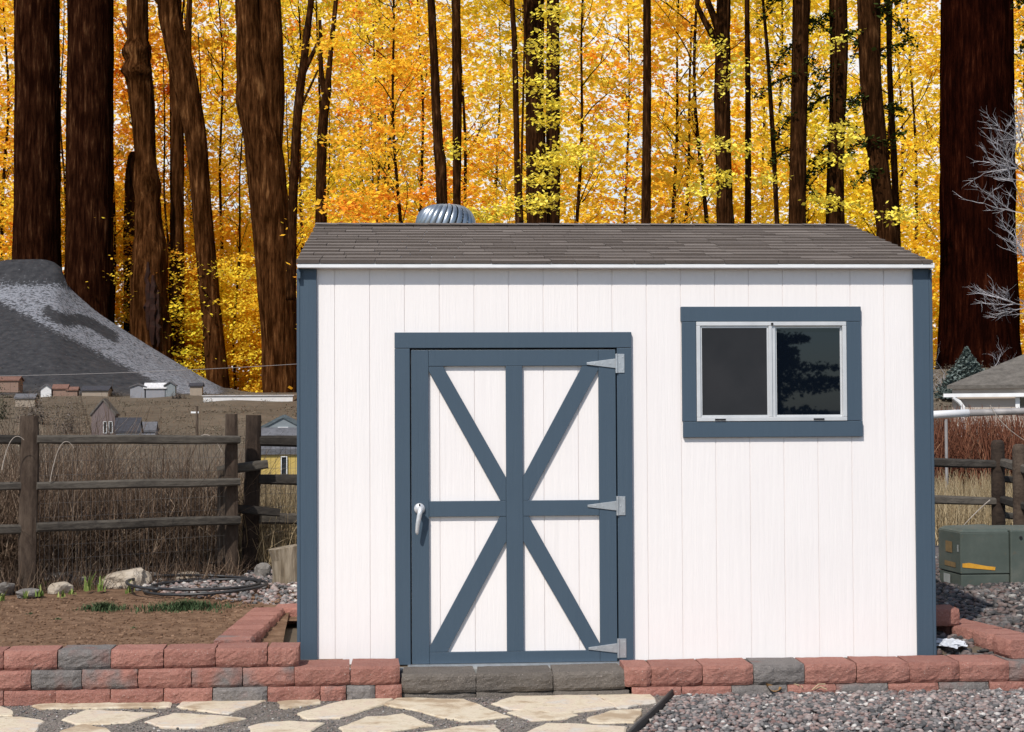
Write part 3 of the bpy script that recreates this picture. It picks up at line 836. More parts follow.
# ------------------------------------------------------------------ weathered wood, fences
def wood(name, a, b2, c2):
    m_, nt, b = mat(name, .9, .15)
    v = coords(nt, (1,1,1), 'Object')
    n1 = noise_n(nt, v, 3, 6); 
    tc = coords(nt, (9, 30, 30), 'Object'); n2 = noise_n(nt, tc, 1.4, 8, .7)
    f = math_n(nt, 'ADD', math_n(nt, 'MULTIPLY', n1, .5), math_n(nt, 'MULTIPLY', n2, .6))
    f = math_n(nt, 'ADD', f, math_n(nt, 'MULTIPLY_ADD', objrand(nt), .3, -.15))
    nt.links.new(ramp(nt, math_n(nt, 'MULTIPLY_ADD', f, 2.0, -.55, clamp=True), [(0,a),(.5,b2),(1,c2)]), b.inputs['Base Color'])
    bump(nt, b, n2, .8, .01); return m_
M['rail'] = wood('weathered_rail', (.013,.011,.010), (.040,.035,.030), (.105,.092,.076))
M['post'] = wood('weathered_post', (.016,.011,.009), (.050,.035,.026), (.105,.078,.058))
M['log'] = noisy('pale_log', [(0,(.04,.028,.018)),(.35,(.16,.125,.085)),(1,(.40,.34,.26))], 6, .9, 14, .8, .02, stretch=(3.5,3.5,.5))
def plank(parent, name, A, B, h, d, m_, seed, taper=.9):
    """rough-sawn split piece from A to B (world), own local frame so the grain runs along it"""
    A = Vector(A); B = Vector(B); t = B-A; L = t.length
    mb = MB(); n = max(4, int(L/.16)); rings = 8; vs = []; fs = []
    for i in range(n+1):
        u = i/n
        k = 1 - (1-taper)*(2*abs(u-.5))**3
        for j in range(rings):
            an = 2*math.pi*(j+.5)/rings
            cx = math.copysign(abs(math.cos(an))**.55, math.cos(an)); cz = math.copysign(abs(math.sin(an))**.55, math.sin(an))
            q = 1+.16*nz(j*2.1+seed, u*L*1.6, seed)
            vs.append((u*L, cx*d/2*q*k, cz*h/2*q*k + .012*nz(u*L*1.1, seed*3.3)))
    for i in range(n):
        for j in range(rings):
            q = (j+1) % rings; fs.append((i*rings+j, (i+1)*rings+j, (i+1)*rings+q, i*rings+q))
    fs.append(tuple(range(rings))); fs.append(tuple(n*rings+j for j in reversed(range(rings))))
    mb.add(vs, fs); o = mb.build(name, m_, parent, smooth=False)
    x = t.normalized(); up = Vector((0,0,1)) if abs(x.z) < .9 else Vector((0,1,0))
    y = up.cross(x).normalized(); z = x.cross(y)
    mt = Matrix((x, y, z)).transposed().to_4x4(); mt.translation = A - (parent.location if parent else Vector())
    o.matrix_local = mt
    return o
lf = empty('split_rail_fence', at(30, 590, 2.75), 'dark weathered three-rail split wood fence left of the shed, in front of the dry brush', 'fence')
def post(parent, pxt, pyt, pyb, Y, wpx, seed, d=.12, m_=None, pxb=None):
    T = at(pxt, pyt, Y); Bm = at(pxb or pxt, pyb, Y); w_ = wpx/1613*(Y-CAM.y)
    return plank(parent, 'post', Bm, T, w_, d, m_ or M['post'], seed, .93)
# post's local z is its height extent in the frame: width wanted across view
YA, YB2 = 2.75, 3.62
post(lf, 29.5, 416, 590, YA, 13, 1, .13, pxb=27)
post(lf, 231.5, 414, 570, YB2, 10, 2, .1); post(lf, 224, 470, 575, YB2+.1, 8, 22, .1)
post(lf, -175, 416, 595, 1.95, 15, 3)
for (ya, yb, yc, h) in ((439, 440.5, 437, 9.5), (486, 481, 489, 9), (527, 520, 532, 10)):
    plank(lf, 'rail', at(36, ya, YA-.02), at(239, yb, YB2-.05), h/1613*11.8, .07, M['rail'], ya)
    plank(lf, 'rail', at(-175, yc, 1.95), at(34, ya+1, YA+.05), h/1613*11.4, .07, M['rail'], ya+.5)
lf2 = empty('split_rail_fence', at(252, 575, 3.9), 'weathered rail fence starting at a leaning post behind the log and running behind the shed', 'fence')
post(lf2, 253.5, 415, 568, 3.9, 12.5, 4, .13, pxb=250)
for ya, h in ((442, 12), (480, 11), (519, 12)):
    plank(lf2, 'rail', at(259, ya-1, 3.9), at(480, ya+3, 4.05), h/1613*12.8, .08, M['rail'], ya+9)
plank(lf2, 'rail', at(217, 470, 3.74), at(268, 464, 3.80), 10/1613*12.6, .035, M['rail'], 5)
plank(lf2, 'rail', at(222, 508, 3.73), at(280, 513, 3.78), 9/1613*12.6, .035, M['rail'], 6)
rfn = empty('split_rail_fence', at(997, 540, 5.6), 'weathered split rail fence with two round-topped posts right of the shed', 'fence')
def rpost(px, Y, wpx, top, seed, m_):
    T = at(px, top, Y); Bm = Vector((T.x, T.y, .1)); w_ = wpx/1613*(Y-CAM.y)
    mb = MB(); vs = []; n = 12; 
    zs = [0, .3, .6, .8, 1-.05, 1-.012, 1]; rr = [1, 1, 1, 1, .98, .85, .5]
    H = T.z-Bm.z
    mb.tube([(0,0,H*z) for z in zs], [w_/2*r for r in rr], 12, wob=.08)
    o = mb.build('post', m_, rfn, smooth=True); o.location = Bm-rfn.location; return o
rpost(997.5, 5.6, 14, 440, 1, M['post']); rpost(1019, 5.15, 14, 444, 2, M['post'])
for ya, h in ((463, 9.5), (500, 9)):
    plank(rfn, 'rail', at(850, ya-2, 5.5), at(995, ya+1, 5.58), h/1613*14.4, .08, M['rail'], ya+70)
    plank(rfn, 'rail', at(1001, ya-1, 5.6), at(1060, ya+16, 4.4), h/1613*14.4, .08, M['rail'], ya+71)
    plank(rfn, 'rail', at(1001, ya+15, 5.7), at(1060, ya+21, 6.0), h/1613*12, .08, M['rail'], ya+72)

# welded wire mesh on the back of the left fence
M['wire'] = noisy('rusty_wire', [(0,(.10,.09,.085)),(1,(.25,.23,.21))], 30, .5, metal=.6)
mb = MB(); A = at(40, 440, YA+.06); B = at(232, 440, YB2+.06); n = 44
for i in range(n+1):
    p = A.lerp(B, i/n); mb.tube([(p.x,p.y,.12),(p.x,p.y,1.16)], .0014, 3, cap=False)
for k in range(11):
    z = .14+k*.1; mb.tube([(A.x,A.y,z),(B.x,B.y,z)], .0014, 3, cap=False)
A = at(256, 440, 3.98); B = at(310, 440, 4.0)
for i in range(12):
    p = A.lerp(B, i/11); mb.tube([(p.x,p.y,.12),(p.x,p.y,1.16)], .0014, 3, cap=False)
for k in range(11):
    z = .14+k*.1; mb.tube([(A.x,A.y,z),(B.x,B.y,z)], .0014, 3, cap=False)
o = mb.build('wire_mesh', M['wire']); tag(o, 'thin welded wire mesh fixed behind the rails of the left fence', 'wire mesh')

# ------------------------------------------------------------------ twigs / brush
def twig_mat(name, stops):
    m_, nt, b = mat(name, .9, .1)
    nt.links.new(ramp(nt, attr_n(nt), stops), b.inputs['Base Color']); return m_
M['brush'] = twig_mat('dry_brush_twigs', [(0,(.030,.019,.013)),(.4,(.085,.055,.037)),(.72,(.20,.135,.092)),(1,(.38,.29,.21))])
M['straw'] = twig_mat('dry_straw', [(0,(.16,.11,.06)),(.5,(.33,.25,.14)),(1,(.52,.42,.27))])
M['willow'] = twig_mat('red_willow_twigs', [(0,(.06,.022,.014)),(.5,(.17,.065,.038)),(.85,(.27,.12,.07)),(1,(.36,.20,.12))])
M['palebark'] = twig_mat('pale_twigs', [(0,(.20,.19,.19)),(.5,(.36,.345,.36)),(1,(.50,.485,.50))])
def strands(name, mt, n, fpos, hgt, wid, lean=.35, seg=4, seed=1, curve=.3, label=None, cat=None, kind='stuff'):
    r = np.random.default_rng(seed)
    P = np.array([fpos(r) for _ in range(n)])
    H = hgt[0] + (hgt[1]-hgt[0])*r.random(n)**1.2
    th = r.uniform(0, 2*np.pi, n); ln = r.normal(0, lean, n)
    cu = r.normal(0, curve, n); th2 = r.uniform(0, 2*np.pi, n)
    V = np.zeros((n, seg+1, 3, 3))
    for i in range(seg+1):
        u = i/seg
        c = np.stack([P[:,0] + np.cos(th)*np.sin(ln)*H*u + np.cos(th2)*cu*H*u*u + r.normal(0,.02,n)*H*(i>0),
                      P[:,1] + np.sin(th)*np.sin(ln)*H*u + np.sin(th2)*cu*H*u*u + r.normal(0,.02,n)*H*(i>0),
                      P[:,2] + H*u*np.cos(ln)*(1-.35*np.abs(cu)*u)], 1)
        rad_ = wid*(1-.75*u)
        for k in range(3):
            a = 2*np.pi*k/3 + th
            V[:, i, k] = c + np.stack([np.cos(a)*rad_, np.sin(a)*rad_, np.zeros(n)], 1)
    fs = []
    for i in range(seg):
        for k in range(3):
            q = (k+1) % 3; fs.append((i*3+k, i*3+q, (i+1)*3+q, (i+1)*3+k))
    fs = np.array(fs); per = (seg+1)*3
    Fq = (fs[None] + (np.arange(n)*per)[:,None,None]).reshape(-1, 4)
    var = np.repeat(np.clip(r.normal(.5,.25,n),0,1), len(fs))
    o = mesh_np(name, V.reshape(-1,3), Fq, mt, var=var); tag(o, label, cat, kind=kind); return o
def fb(r):     # behind the left fence
    u = r.random(); Y = 3.0 + u*.9 + r.uniform(.05, 1.5)
    a = at(-120 + u*365, 500, Y); return (a.x, a.y, .05+r.uniform(0,.55)*(r.random()<.5))
strands('brush', M['brush'], 13000, fb, (.15, .98), .0036, .7, seed=2, curve=.6, label='tangled dry brown brush behind the left rail fence', cat='brush')
def fb2(r):
    u = r.random(); Y = 2.7 + u*.9 + r.uniform(-.35, .3)
    a = at(-60 + u*300, 500, Y); return (a.x, a.y, .08)
strands('leaf_litter', M['brush'], 3800, fb2, (.05, .30), .0035, 1.1, seed=3, label='low dead stems and litter along the foot of the left fence', cat='litter')
def fb3(r):
    Y = r.uniform(3.9, 6.5); a = at(r.uniform(236, 330), 500, Y); return (a.x, a.y, .05)
strands('dry_grass', M['straw'], 3600, fb3, (.35, .85), .0045, .14, seed=4, label='tall straw-coloured grass behind the fence beside the shed', cat='dry grass')
def fb4(r):
    Y = r.uniform(6.3, 13); a = at(r.uniform(880, 1100), 500, Y); return (a.x, a.y, .04)
strands('dry_grass', M['straw'], 7500, fb4, (.25, .6), .006, .3, seed=5, label='pale dry grass behind the right rail fence', cat='dry grass')
def fb5(r):
    Y = r.uniform(13.5, 16.5); a = at(r.uniform(850, 1120), 500, Y); return (a.x, a.y, .0)
strands('willow_brush', M['willow'], 5600, fb5, (.9, 1.50), .011, .24, seed=6, label='thicket of red-brown willow stems beyond the right fence', cat='brush')
# wispy bare saplings rising above the brush at the far left
def fb6(r):
    Y = r.uniform(9, 14); a = at(r.uniform(-60, 125), 500, Y); return (a.x, a.y, .1)
strands('bare_scrub', M['brush'], 900, fb6, (.6, 1.75), .005, .35, seed=7, curve=.5, label='thin bare grey-brown scrub rising behind the left brush', cat='scrub')
# a few long curved dead stems over the fence rails
M['cane'] = noisy('pale_dead_stem', [(0,(.28,.24,.2)),(1,(.42,.37,.32))], 10)
def arc(p0, p1, p2, rad_, label, name='dead_stem'):
    mb = MB(); A, B, C = Vector(p0), Vector(p1), Vector(p2); pts_ = []
    for i in range(13):
        t = i/12; pts_.append(A*(1-t)**2 + B*2*t*(1-t) + C*t*t)
    mb.tube(pts_, [rad_*(1-.6*i/12) for i in range(13)], 5); o = mb.build(name, M['cane']); tag(o, label, 'stem', 'dead stems hanging on the fences'); return o
arc(at(2,470,2.6), at(10,425,2.6), at(24,440,2.6), .004, 'pale curved dead stem looped over the top rail left of the first post')
arc(at(50,482,2.75), at(60,425,2.75), at(74,448,2.75), .0035, 'pale dead stem curling over the top rail just right of the first post')
arc(at(195,440,3.45), at(210,425,3.45), at(222,452,3.45), .004, 'pale dead stem bent over the top rail near the middle posts')
arc(at(990,500,5.2), at(975,512,5.1), at(955,535,5.0), .005, 'long pale dead stem sagging below the right fence towards the green box')
arc(at(990,405,8), at(1000,425,8), at(1024,440,8), .006, 'long pale dead stem arching down in front of the red willow thicket')

# ------------------------------------------------------------------ yard things
M['rock'] = noisy('pale_rock', [(0,(.20,.16,.12)),(.5,(.38,.32,.25)),(1,(.52,.47,.40))], 7, .9, 30, .6, .02, randomize=.3)
M['rockg'] = noisy('grey_rock', [(0,(.09,.08,.07)),(.5,(.17,.155,.14)),(1,(.26,.24,.22))], 7, .9, 30, .6, .02, randomize=.3)
def rock(px, py, wpx, hpx, label, m_=None, seed=0, z=.115, ang=0):
    p = gnd(px, py+hpx/2, z); D = p.y-CAM.y; w_ = wpx/1613*D; h = hpx/1613*D
    bm = bmesh.new(); bmesh.ops.create_icosphere(bm, subdivisions=3, radius=1)
    for v in bm.verts:
        c = v.co; k = 1+.32*nz(c.x*1.1+seed*5, c.y*1.1, c.z*1.1)+.12*nz(c.x*3, c.y*3+seed*3, c.z*3)
        c = Vector((math.copysign(abs(c.x)**.8, c.x), math.copysign(abs(c.y)**.8, c.y), math.copysign(abs(c.z)**.7, c.z)))*k
        v.co = Vector((c.x*w_/2, c.y*w_*.36, c.z*h*.52))
    me = bpy.data.meshes.new('rock'); bm.to_mesh(me); bm.free(); me.materials.append(m_ or M['rock'])
    o = bpy.data.objects.new('rock', me); COL.objects.link(o); o.location = (p.x, p.y+w_*.3, z+h*.40); o.rotation_euler = (0, rad(ang), rad(seed*11))
    tag(o, label, 'rock', 'rocks along the foot of the left fence')
rock(123, 580, 46, 19, 'large flat cream rock left of the black hose coil', seed=1, ang=-6)
rock(59, 578, 23, 11, 'brown rounded rock behind the small cream one near the first post', M['rockg'], 2)
rock(59, 588, 22, 12, 'small cream rock in front of the brown one near the first post', seed=3)
rock(80, 582, 20, 10, 'tan rock between the small cream rock and the large flat rock', seed=4)
rock(27, 594, 26, 9, 'low brown rock at the foot of the first fence post', M['rockg'], 5)
rock(4, 589, 20, 14, 'reddish brown rock at the left edge beside the fence', M['rockg'], 6)
rock(151, 578, 24, 12, 'grey rock at the left end of the hose coil', M['rockg'], 7)
rock(186, 577, 30, 10, 'pinkish tan rock behind the hose coil', seed=8)
rock(262, 571, 22, 18, 'dark split rock wedged between the leaning post and the log', M['rockg'], 9)
# upright log
p = gnd(284, 586, .12); D = p.y-CAM.y
mb = MB(); H = 40/1613*D
mb.tube([(0,0,0),(0.0,0,H*.3),(-.004,0,H*.7),(-.018,0,H)], [.125,.118,.12,.13], 18, wob=.12)
o = mb.build('log', M['log']); o.location = (p.x+.02, p.y+.12, .10); tag(o, 'short upright pale log without bark standing beside the shed corner', 'log')
# hose coil
M['hose'] = noisy('black_hose', [(0,(.012,.012,.013)),(1,(.03,.03,.032))], 8, .45, spec=.5)
mb = MB(); c = gnd(196, 589, .14); pts_ = []
for i in range(240):
    a = i/240*2*math.pi*2.7; k = i/240
    rx = .40+.05*math.sin(k*9)+.02*k; ry = .50+.06*math.cos(k*7)
    pts_.append((c.x+rx*math.cos(a)+.06*math.sin(k*5)+.03, c.y+.1+ry*math.sin(a), .135+.022*k*2.2+.012*math.sin(a*1.3)))
mb.tube(pts_, .0105, 8); o = mb.build('garden_hose', M['hose'], smooth=True); tag(o, 'black garden hose lying in a loose coil on the gravel', 'hose')
# plants: blades
M['dgreen'] = twig_mat('dark_green_blades', [(0,(.020,.038,.016)),(.6,(.045,.075,.032)),(1,(.11,.14,.07))])
M['lgreen'] = twig_mat('yellow_green_shoots', [(0,(.09,.14,.03)),(.6,(.17,.23,.06)),(1,(.33,.33,.12))])
def blades(name, m_, px, py, wpx, dpt, n, h, label, cat, seed, group, width=.004, curve=.8, z=.10):
    c = gnd(px, py, z); D = c.y-CAM.y; rx = wpx/2/1613*D; mb = MB(); r = random.Random(seed)
    for _ in range(n):
        a = r.uniform(0, 6.28); q = min(1.15, abs(r.gauss(0,.5))+.05)*(1+.25*math.sin(a*5+seed)); bx, by = math.cos(a)*q*rx, math.sin(a)*q*dpt
        th = r.uniform(0, 6.28); hh = h*r.uniform(.35, 1.2)*max(.35, 1-.5*q); cv = hh*curve*r.uniform(.3, 1)
        v = []
        for i in range(5):
            u = i/4; w_ = width*(1-u*.85)
            x = bx+math.cos(th)*cv*u*u; y = by+math.sin(th)*cv*u*u; zz = hh*(u-.35*u*u*curve)
            v += [(x-math.sin(th)*w_, y+math.cos(th)*w_, zz), (x+math.sin(th)*w_, y-math.cos(th)*w_, zz)]
        mb.add(v, [(2*i, 2*i+1, 2*i+3, 2*i+2) for i in range(4)], r.random())
    o = mb.build(name, m_); o.location = (c.x, c.y, bedz(c.x, c.y)-.004); tag(o, label, cat, group)
blades('grass_clump', M['dgreen'], 187, 612, 104, .20, 1300, .085, 'wide dark green grass mat in the soil bed, right of two', 'grass clump', 1, 'green mats in the soil bed')
blades('grass_clump', M['dgreen'], 103, 613, 58, .12, 600, .075, 'smaller dark green mat in the soil bed, left of two', 'grass clump', 2, 'green mats in the soil bed')
sh_ = [(3,607,14,.10),(25,603,12,.08),(40,600,12,.09),(62,601,14,.08),(72,598,10,.06),(88,596,22,.17),(100,596,16,.14),(130,596,18,.12),(45,590,14,.08),(10,597,12,.07)]
for i, (px, py, w_, h) in enumerate(sh_):
    lab = ['yellow-green shoots at the left edge of the soil bed','small shoot clump right of the edge shoots','shoot clump below the first fence post, right side','low shoots under the small cream rock','tiny shoot between the low ones and the tall clump','tallest yellow-green shoot clump, left of the large flat rock',
           'shoot clump directly right of the tallest one','shoot clump in front of the large flat rock','thin shoots close to the small cream rock','faint shoots behind the ones at the left edge'][i]
    blades('daylily_shoots', M['lgreen'], px, py, w_*.6, .05, 16, h, lab, 'plant', 30+i, 'green shoots along the soil bed', .008, .45)
for i, (px, py) in enumerate([(30,617),(58,622),(134,627)]):
    blades('seedling', M['dgreen'], px, py, 12, .04, 40, .025, ['faint green seedling left in the bare soil','small green seedling in the middle of the bare soil','small green seedling in the soil below the wide grass mat'][i], 'plant', 60+i, 'seedlings in the soil bed')
# soil clods
pts = []
for _ in range(2600):
    x = random.uniform(-2.6, -.2); y = random.uniform(-.12, 2.2)
    pts.append((x, y, bedz(x, y)+.001))
M['clod'] = noisy('soil_clods', [(0,(.065,.034,.019)),(.5,(.14,.08,.046)),(1,(.24,.15,.095))], 20, .97, usevar=.8, src='World')
pebbles('soil_clods', pts, .009, 'small clods of brown soil in the raised bed', 8, M['clod'])
# dry leaves and stems at the foot of the right wall
mb = MB(); r = random.Random(4)
for _ in range(26):
    p = gnd(r.gauss(790, 22), r.uniform(686, 692), GZ+.01); a = r.uniform(0, 6.28); l = r.uniform(.04, .16)
    q = p+Vector((math.cos(a)*l, math.sin(a)*l*.5, r.uniform(.0, .04)))
    mb.tube([p+Vector((0,0,.01)), (p+q)/2+Vector((0,0,.02)), q], .0025, 4, r.uniform(.5, 1))
o = mb.build('leaf_litter', M['straw']); tag(o, 'small heap of dry straw stems at the foot of the right wall', 'litter', kind='stuff')
M['dleaf'] = noisy('dry_leaf', [(0,(.18,.09,.03)),(1,(.32,.18,.07))], 30)
for i, (px, py, lb) in enumerate([(772, 690, 'curled orange-brown dry leaf on the gravel, lowest by the wall'), (781, 684, 'small dry leaf leaning against the right wall')]):
    p = gnd(px, py, GZ+.02); mb = MB(); vs = []
    for j in range(7):
        for k in range(3): vs.append(((j/6-.5)*.085, (k-1)*.028*math.sin(math.pi*(j+.4)/6.8), .012*abs(k-1)+.02*(j/6-.5)**2*4))
    mb.add(vs, [(j*3+k, j*3+k+1, (j+1)*3+k+1, (j+1)*3+k) for j in range(6) for k in range(2)])
    o = mb.build('dry_leaf', M['dleaf']); o.location = p; o.rotation_euler = (.5, .3, i*1.3); tag(o, lb, 'leaf')
M['snow'] = noisy('old_snow', [(0,(.35,.37,.4)),(1,(.6,.62,.65))], 20, .8)
p = at(944, 650, .12)
bm = bmesh.new(); bmesh.ops.create_icosphere(bm, subdivisions=4, radius=1)
for v in bm.verts:
    c = v.co; k = 1+.35*nz(c.x*2, c.y*2, c.z*2)+.15*nz(c.x*7, c.y*7, c.z*7); v.co = Vector((c.x*.09*k, c.y*.15*k, max(c.z, 0)*.02*k+.012*nz(c.x*4, c.y*5)))
me = bpy.data.meshes.new('snow'); bm.to_mesh(me); bm.free(); me.materials.append(M['snow'])
o = bpy.data.objects.new('snow_patch', me); COL.objects.link(o); o.location = (p.x+.03, .12, .055); tag(o, 'small patch of old snow beside the right corner of the shed', 'snow')

# green utility box
def paint_green():
    m_, nt, b = mat('faded_green_paint', .6, .35)
    v = coords(nt, (1,1,1), 'Object'); n1 = noise_n(nt, v, 4, 8, .65); n2 = noise_n(nt, v, 25, 5)
    c = ramp(nt, math_n(nt, 'MULTIPLY_ADD', n1, 2, -.5, clamp=True), [(0,(.045,.058,.048)),(.6,(.070,.085,.072)),(1,(.105,.112,.094))])
    c = mixc(nt, math_n(nt, 'MULTIPLY_ADD', n2, 5, -3.1, clamp=True), c, (.10,.085,.06))
    nt.links.new(c, b.inputs['Base Color']); bump(nt, b, n1, .1, .01); return m_
M['ubox'] = paint_green()
M['pipe0'] = noisy('dull_sticker', [(0,(.2,.21,.2)),(1,(.36,.37,.36))], 8)
M['orange'] = noisy('orange_spray_paint', [(0,(.45,.20,.02)),(1,(.62,.33,.04))], 30, .8)
M['opale'] = noisy('faded_orange_paint', [(0,(.14,.095,.045)),(1,(.22,.14,.06))], 30, .8)
Yb = 2.55; L = at(961, 600, Yb); R = at(1060, 600, Yb); T = at(961, 531, Yb).z; zb0 = .12
ub = empty('utility_box', (L.x, Yb, zb0), 'faded green steel utility box with orange spray marks beside the right fence', 'utility box')
LB = at(939, 600, Yb+.42)
sm = at(1009.5, 560, Yb).x
def wbox(nm, x0, x1, y0, y1, z0, z1, m_, bev=.008):
    c = MB(); c.box(x0, x1, y0, y1, z0, z1); return world_part(c, nm, m_, ub, bevel=bev)
# trapezoidal body: sheared left side so that it faces the viewer slightly
def shear(nm, z0, z1, ins, m_, bev=.006, x1=sm, out=0.0):
    c = MB()
    xs = [(L.x-out, Yb-out), (x1, Yb-out), (x1, Yb+.55), (LB.x-out, Yb+.42)]
    v = [(x, y, z0) for x, y in xs] + [(x+(ins if i in (0,3) else 0), y+(ins if i < 2 else -ins), z1) for i, (x, y) in enumerate(xs)]
    c.add(v, [(3,2,1,0),(4,5,6,7),(0,1,5,4),(1,2,6,5),(2,3,7,6),(3,0,4,7)]); return world_part(c, nm, m_, ub, bevel=bev)
shear('body', zb0+.075, T-.012, 0, M['ubox']); shear('base', zb0-.05, zb0+.070, 0, M['ubox'], out=-.006)
shear('lid', T-.0115, T+.012, .035, M['ubox'], .01)
rb = MB(); rb.box(sm+.004, R.x, Yb-.012, Yb+.5, zb0-.02, T+.004); world_part(rb, 'side_cabinet', M['ubox'], ub, bevel=.01)
rb = MB(); rb.tube([(sm+.08,Yb-.020,T-.05),(sm+.08,Yb-.0125,T-.05)], .011, 10); world_part(rb, 'bolt', M['darkgap'], ub)
a, b2 = at(962.5, 565.5, Yb-.004), at(995, 568.5, Yb-.004)
rb = MB(); rb.add([(a.x,Yb-.0035,a.z-.014),(b2.x,Yb-.0035,b2.z-.013),(b2.x+.004,Yb-.0035,b2.z+.011),(b2.x-.06,Yb-.0035,b2.z+.018),(a.x+.05,Yb-.0035,a.z+.018),(a.x,Yb-.0035,a.z+.014)], [(0,1,2,3,4,5)])
world_part(rb, 'paint_mark', M['orange'], ub)
def sidept(u, z, off=-.003): # on the left oblique face
    d = Vector((LB.x-L.x, .42, 0)); n_ = Vector((-d.y, d.x, 0)).normalized(); return Vector((L.x, Yb, 0)) + d*u + n_*(-off) + Vector((0,0,z))
zy = lambda y_: at(950, y_, Yb+.2).z
for (u0, u1, z0, z1, m_, nm) in ((.35,.65,zy(552),zy(541),M['opale'],'paint_mark'), (.2,.7,zy(566),zy(561),M['opale'],'paint_mark'), (.45,.75,zy(583),zy(574),M['pipe0'],'sticker'), (.06,.13,zy(550),zy(543),M['pipe0'],'sticker')):
    rb = MB(); rb.add([sidept(u0, z0), sidept(u1, z0), sidept(u1, z1), sidept(u0, z1)], [(0,1,2,3)]); world_part(rb, nm, m_, ub)

# long pipe rail beyond the fence
M['pipe'] = noisy('grey_pipe', [(0,(.20,.19,.19)),(1,(.34,.32,.31))], 8, .6, metal=.2)
M['whitep'] = noisy('white_paint', [(0,(.62,.62,.62)),(1,(.8,.8,.8))], 4, .5)
Yp = 11.5
pr = empty('pipe_railing', at(946, 470, Yp), 'horizontal pipe rail on a thin post beyond the right fence, its left half white', 'railing')
mb = MB(); mb.tube([at(880,417.5,Yp), at(968.5,413,Yp)], .052, 10); world_part(mb, 'rail', M['whitep'], pr, smooth=True)
mb = MB(); mb.tube([at(968.6,413,Yp), at(1090,409,Yp)], .046, 10); world_part(mb, 'rail', M['pipe'], pr, smooth=True)
p = at(946,416,Yp)
mb = MB(); mb.tube([(p.x,p.y,0),(p.x,p.y,p.z-.04)], .02, 8); world_part(mb, 'post', M['pipe'], pr)

def quads_(P, size, r, flat=.55, aspect=1.0, shape=4):
    """leaf faces: centres P (n,3), half size array"""
    n = len(P)
    th = r.uniform(0, 2*np.pi, n); tx = r.normal(0, flat, n); ty = r.normal(0, flat, n)
    u = np.stack([np.cos(th), np.sin(th), tx], 1); u /= np.linalg.norm(u, axis=1)[:,None]
    w_ = np.stack([-np.sin(th), np.cos(th), ty], 1); w_ -= u*(u*w_).sum(1)[:,None]; w_ /= np.linalg.norm(w_, axis=1)[:,None]
    s_ = size[:,None]
    k = r.uniform(.45, .95, (n,1))
    V = np.stack([P-u*s_, P-w_*s_*k*aspect+u*s_*.15, P+u*s_*1.1, P+w_*s_*k*aspect-u*s_*.1], 1)
    Fq = np.arange(n*4).reshape(n, 4)
    return V.reshape(-1,3), Fq
# ------------------------------------------------------------------ houses
def wallmat(name, c, rough=.85): return noisy(name, [(0,tuple(x*.85 for x in c)),(1,c)], 3, rough, 25, .2, .02)
def roofmat(name, c):
    m_, nt, b = mat(name, .95, .1); v = coords(nt, (1,1,2.5), 'Object'); n1 = noise_n(nt, v, 4.5, 8, .85)
    nt.links.new(ramp(nt, math_n(nt,'MULTIPLY_ADD',n1,3.4,-1.2,clamp=True), [(0,tuple(x*.6 for x in c)),(1,tuple(x*1.3 for x in c))]), b.inputs['Base Color'])
    bump(nt, b, n1, .5, .05); return m_
M['wglass'] = mat('house_glass', .1, .5)[0]; M['wglass'].node_tree.nodes['Principled BSDF'].inputs['Base Color'].default_value = (.02,.025,.03,1)
WM = {k: wallmat('stucco_'+k, c) for k, c in dict(beige=(.42,.36,.31), brick=(.155,.12,.115), yellow=(.50,.36,.11), grey=(.25,.255,.28), white=(.62,.62,.62), terra=(.24,.16,.125), tan=(.30,.25,.20), bluegrey=(.20,.225,.24)).items()}
RM = {k: roofmat('roof_'+k, c) for k, c in dict(brown=(.125,.112,.098), dark=(.05,.05,.058), grey=(.12,.12,.13), terra=(.17,.095,.075), blue=(.10,.12,.13), white=(.55,.55,.56)).items()}
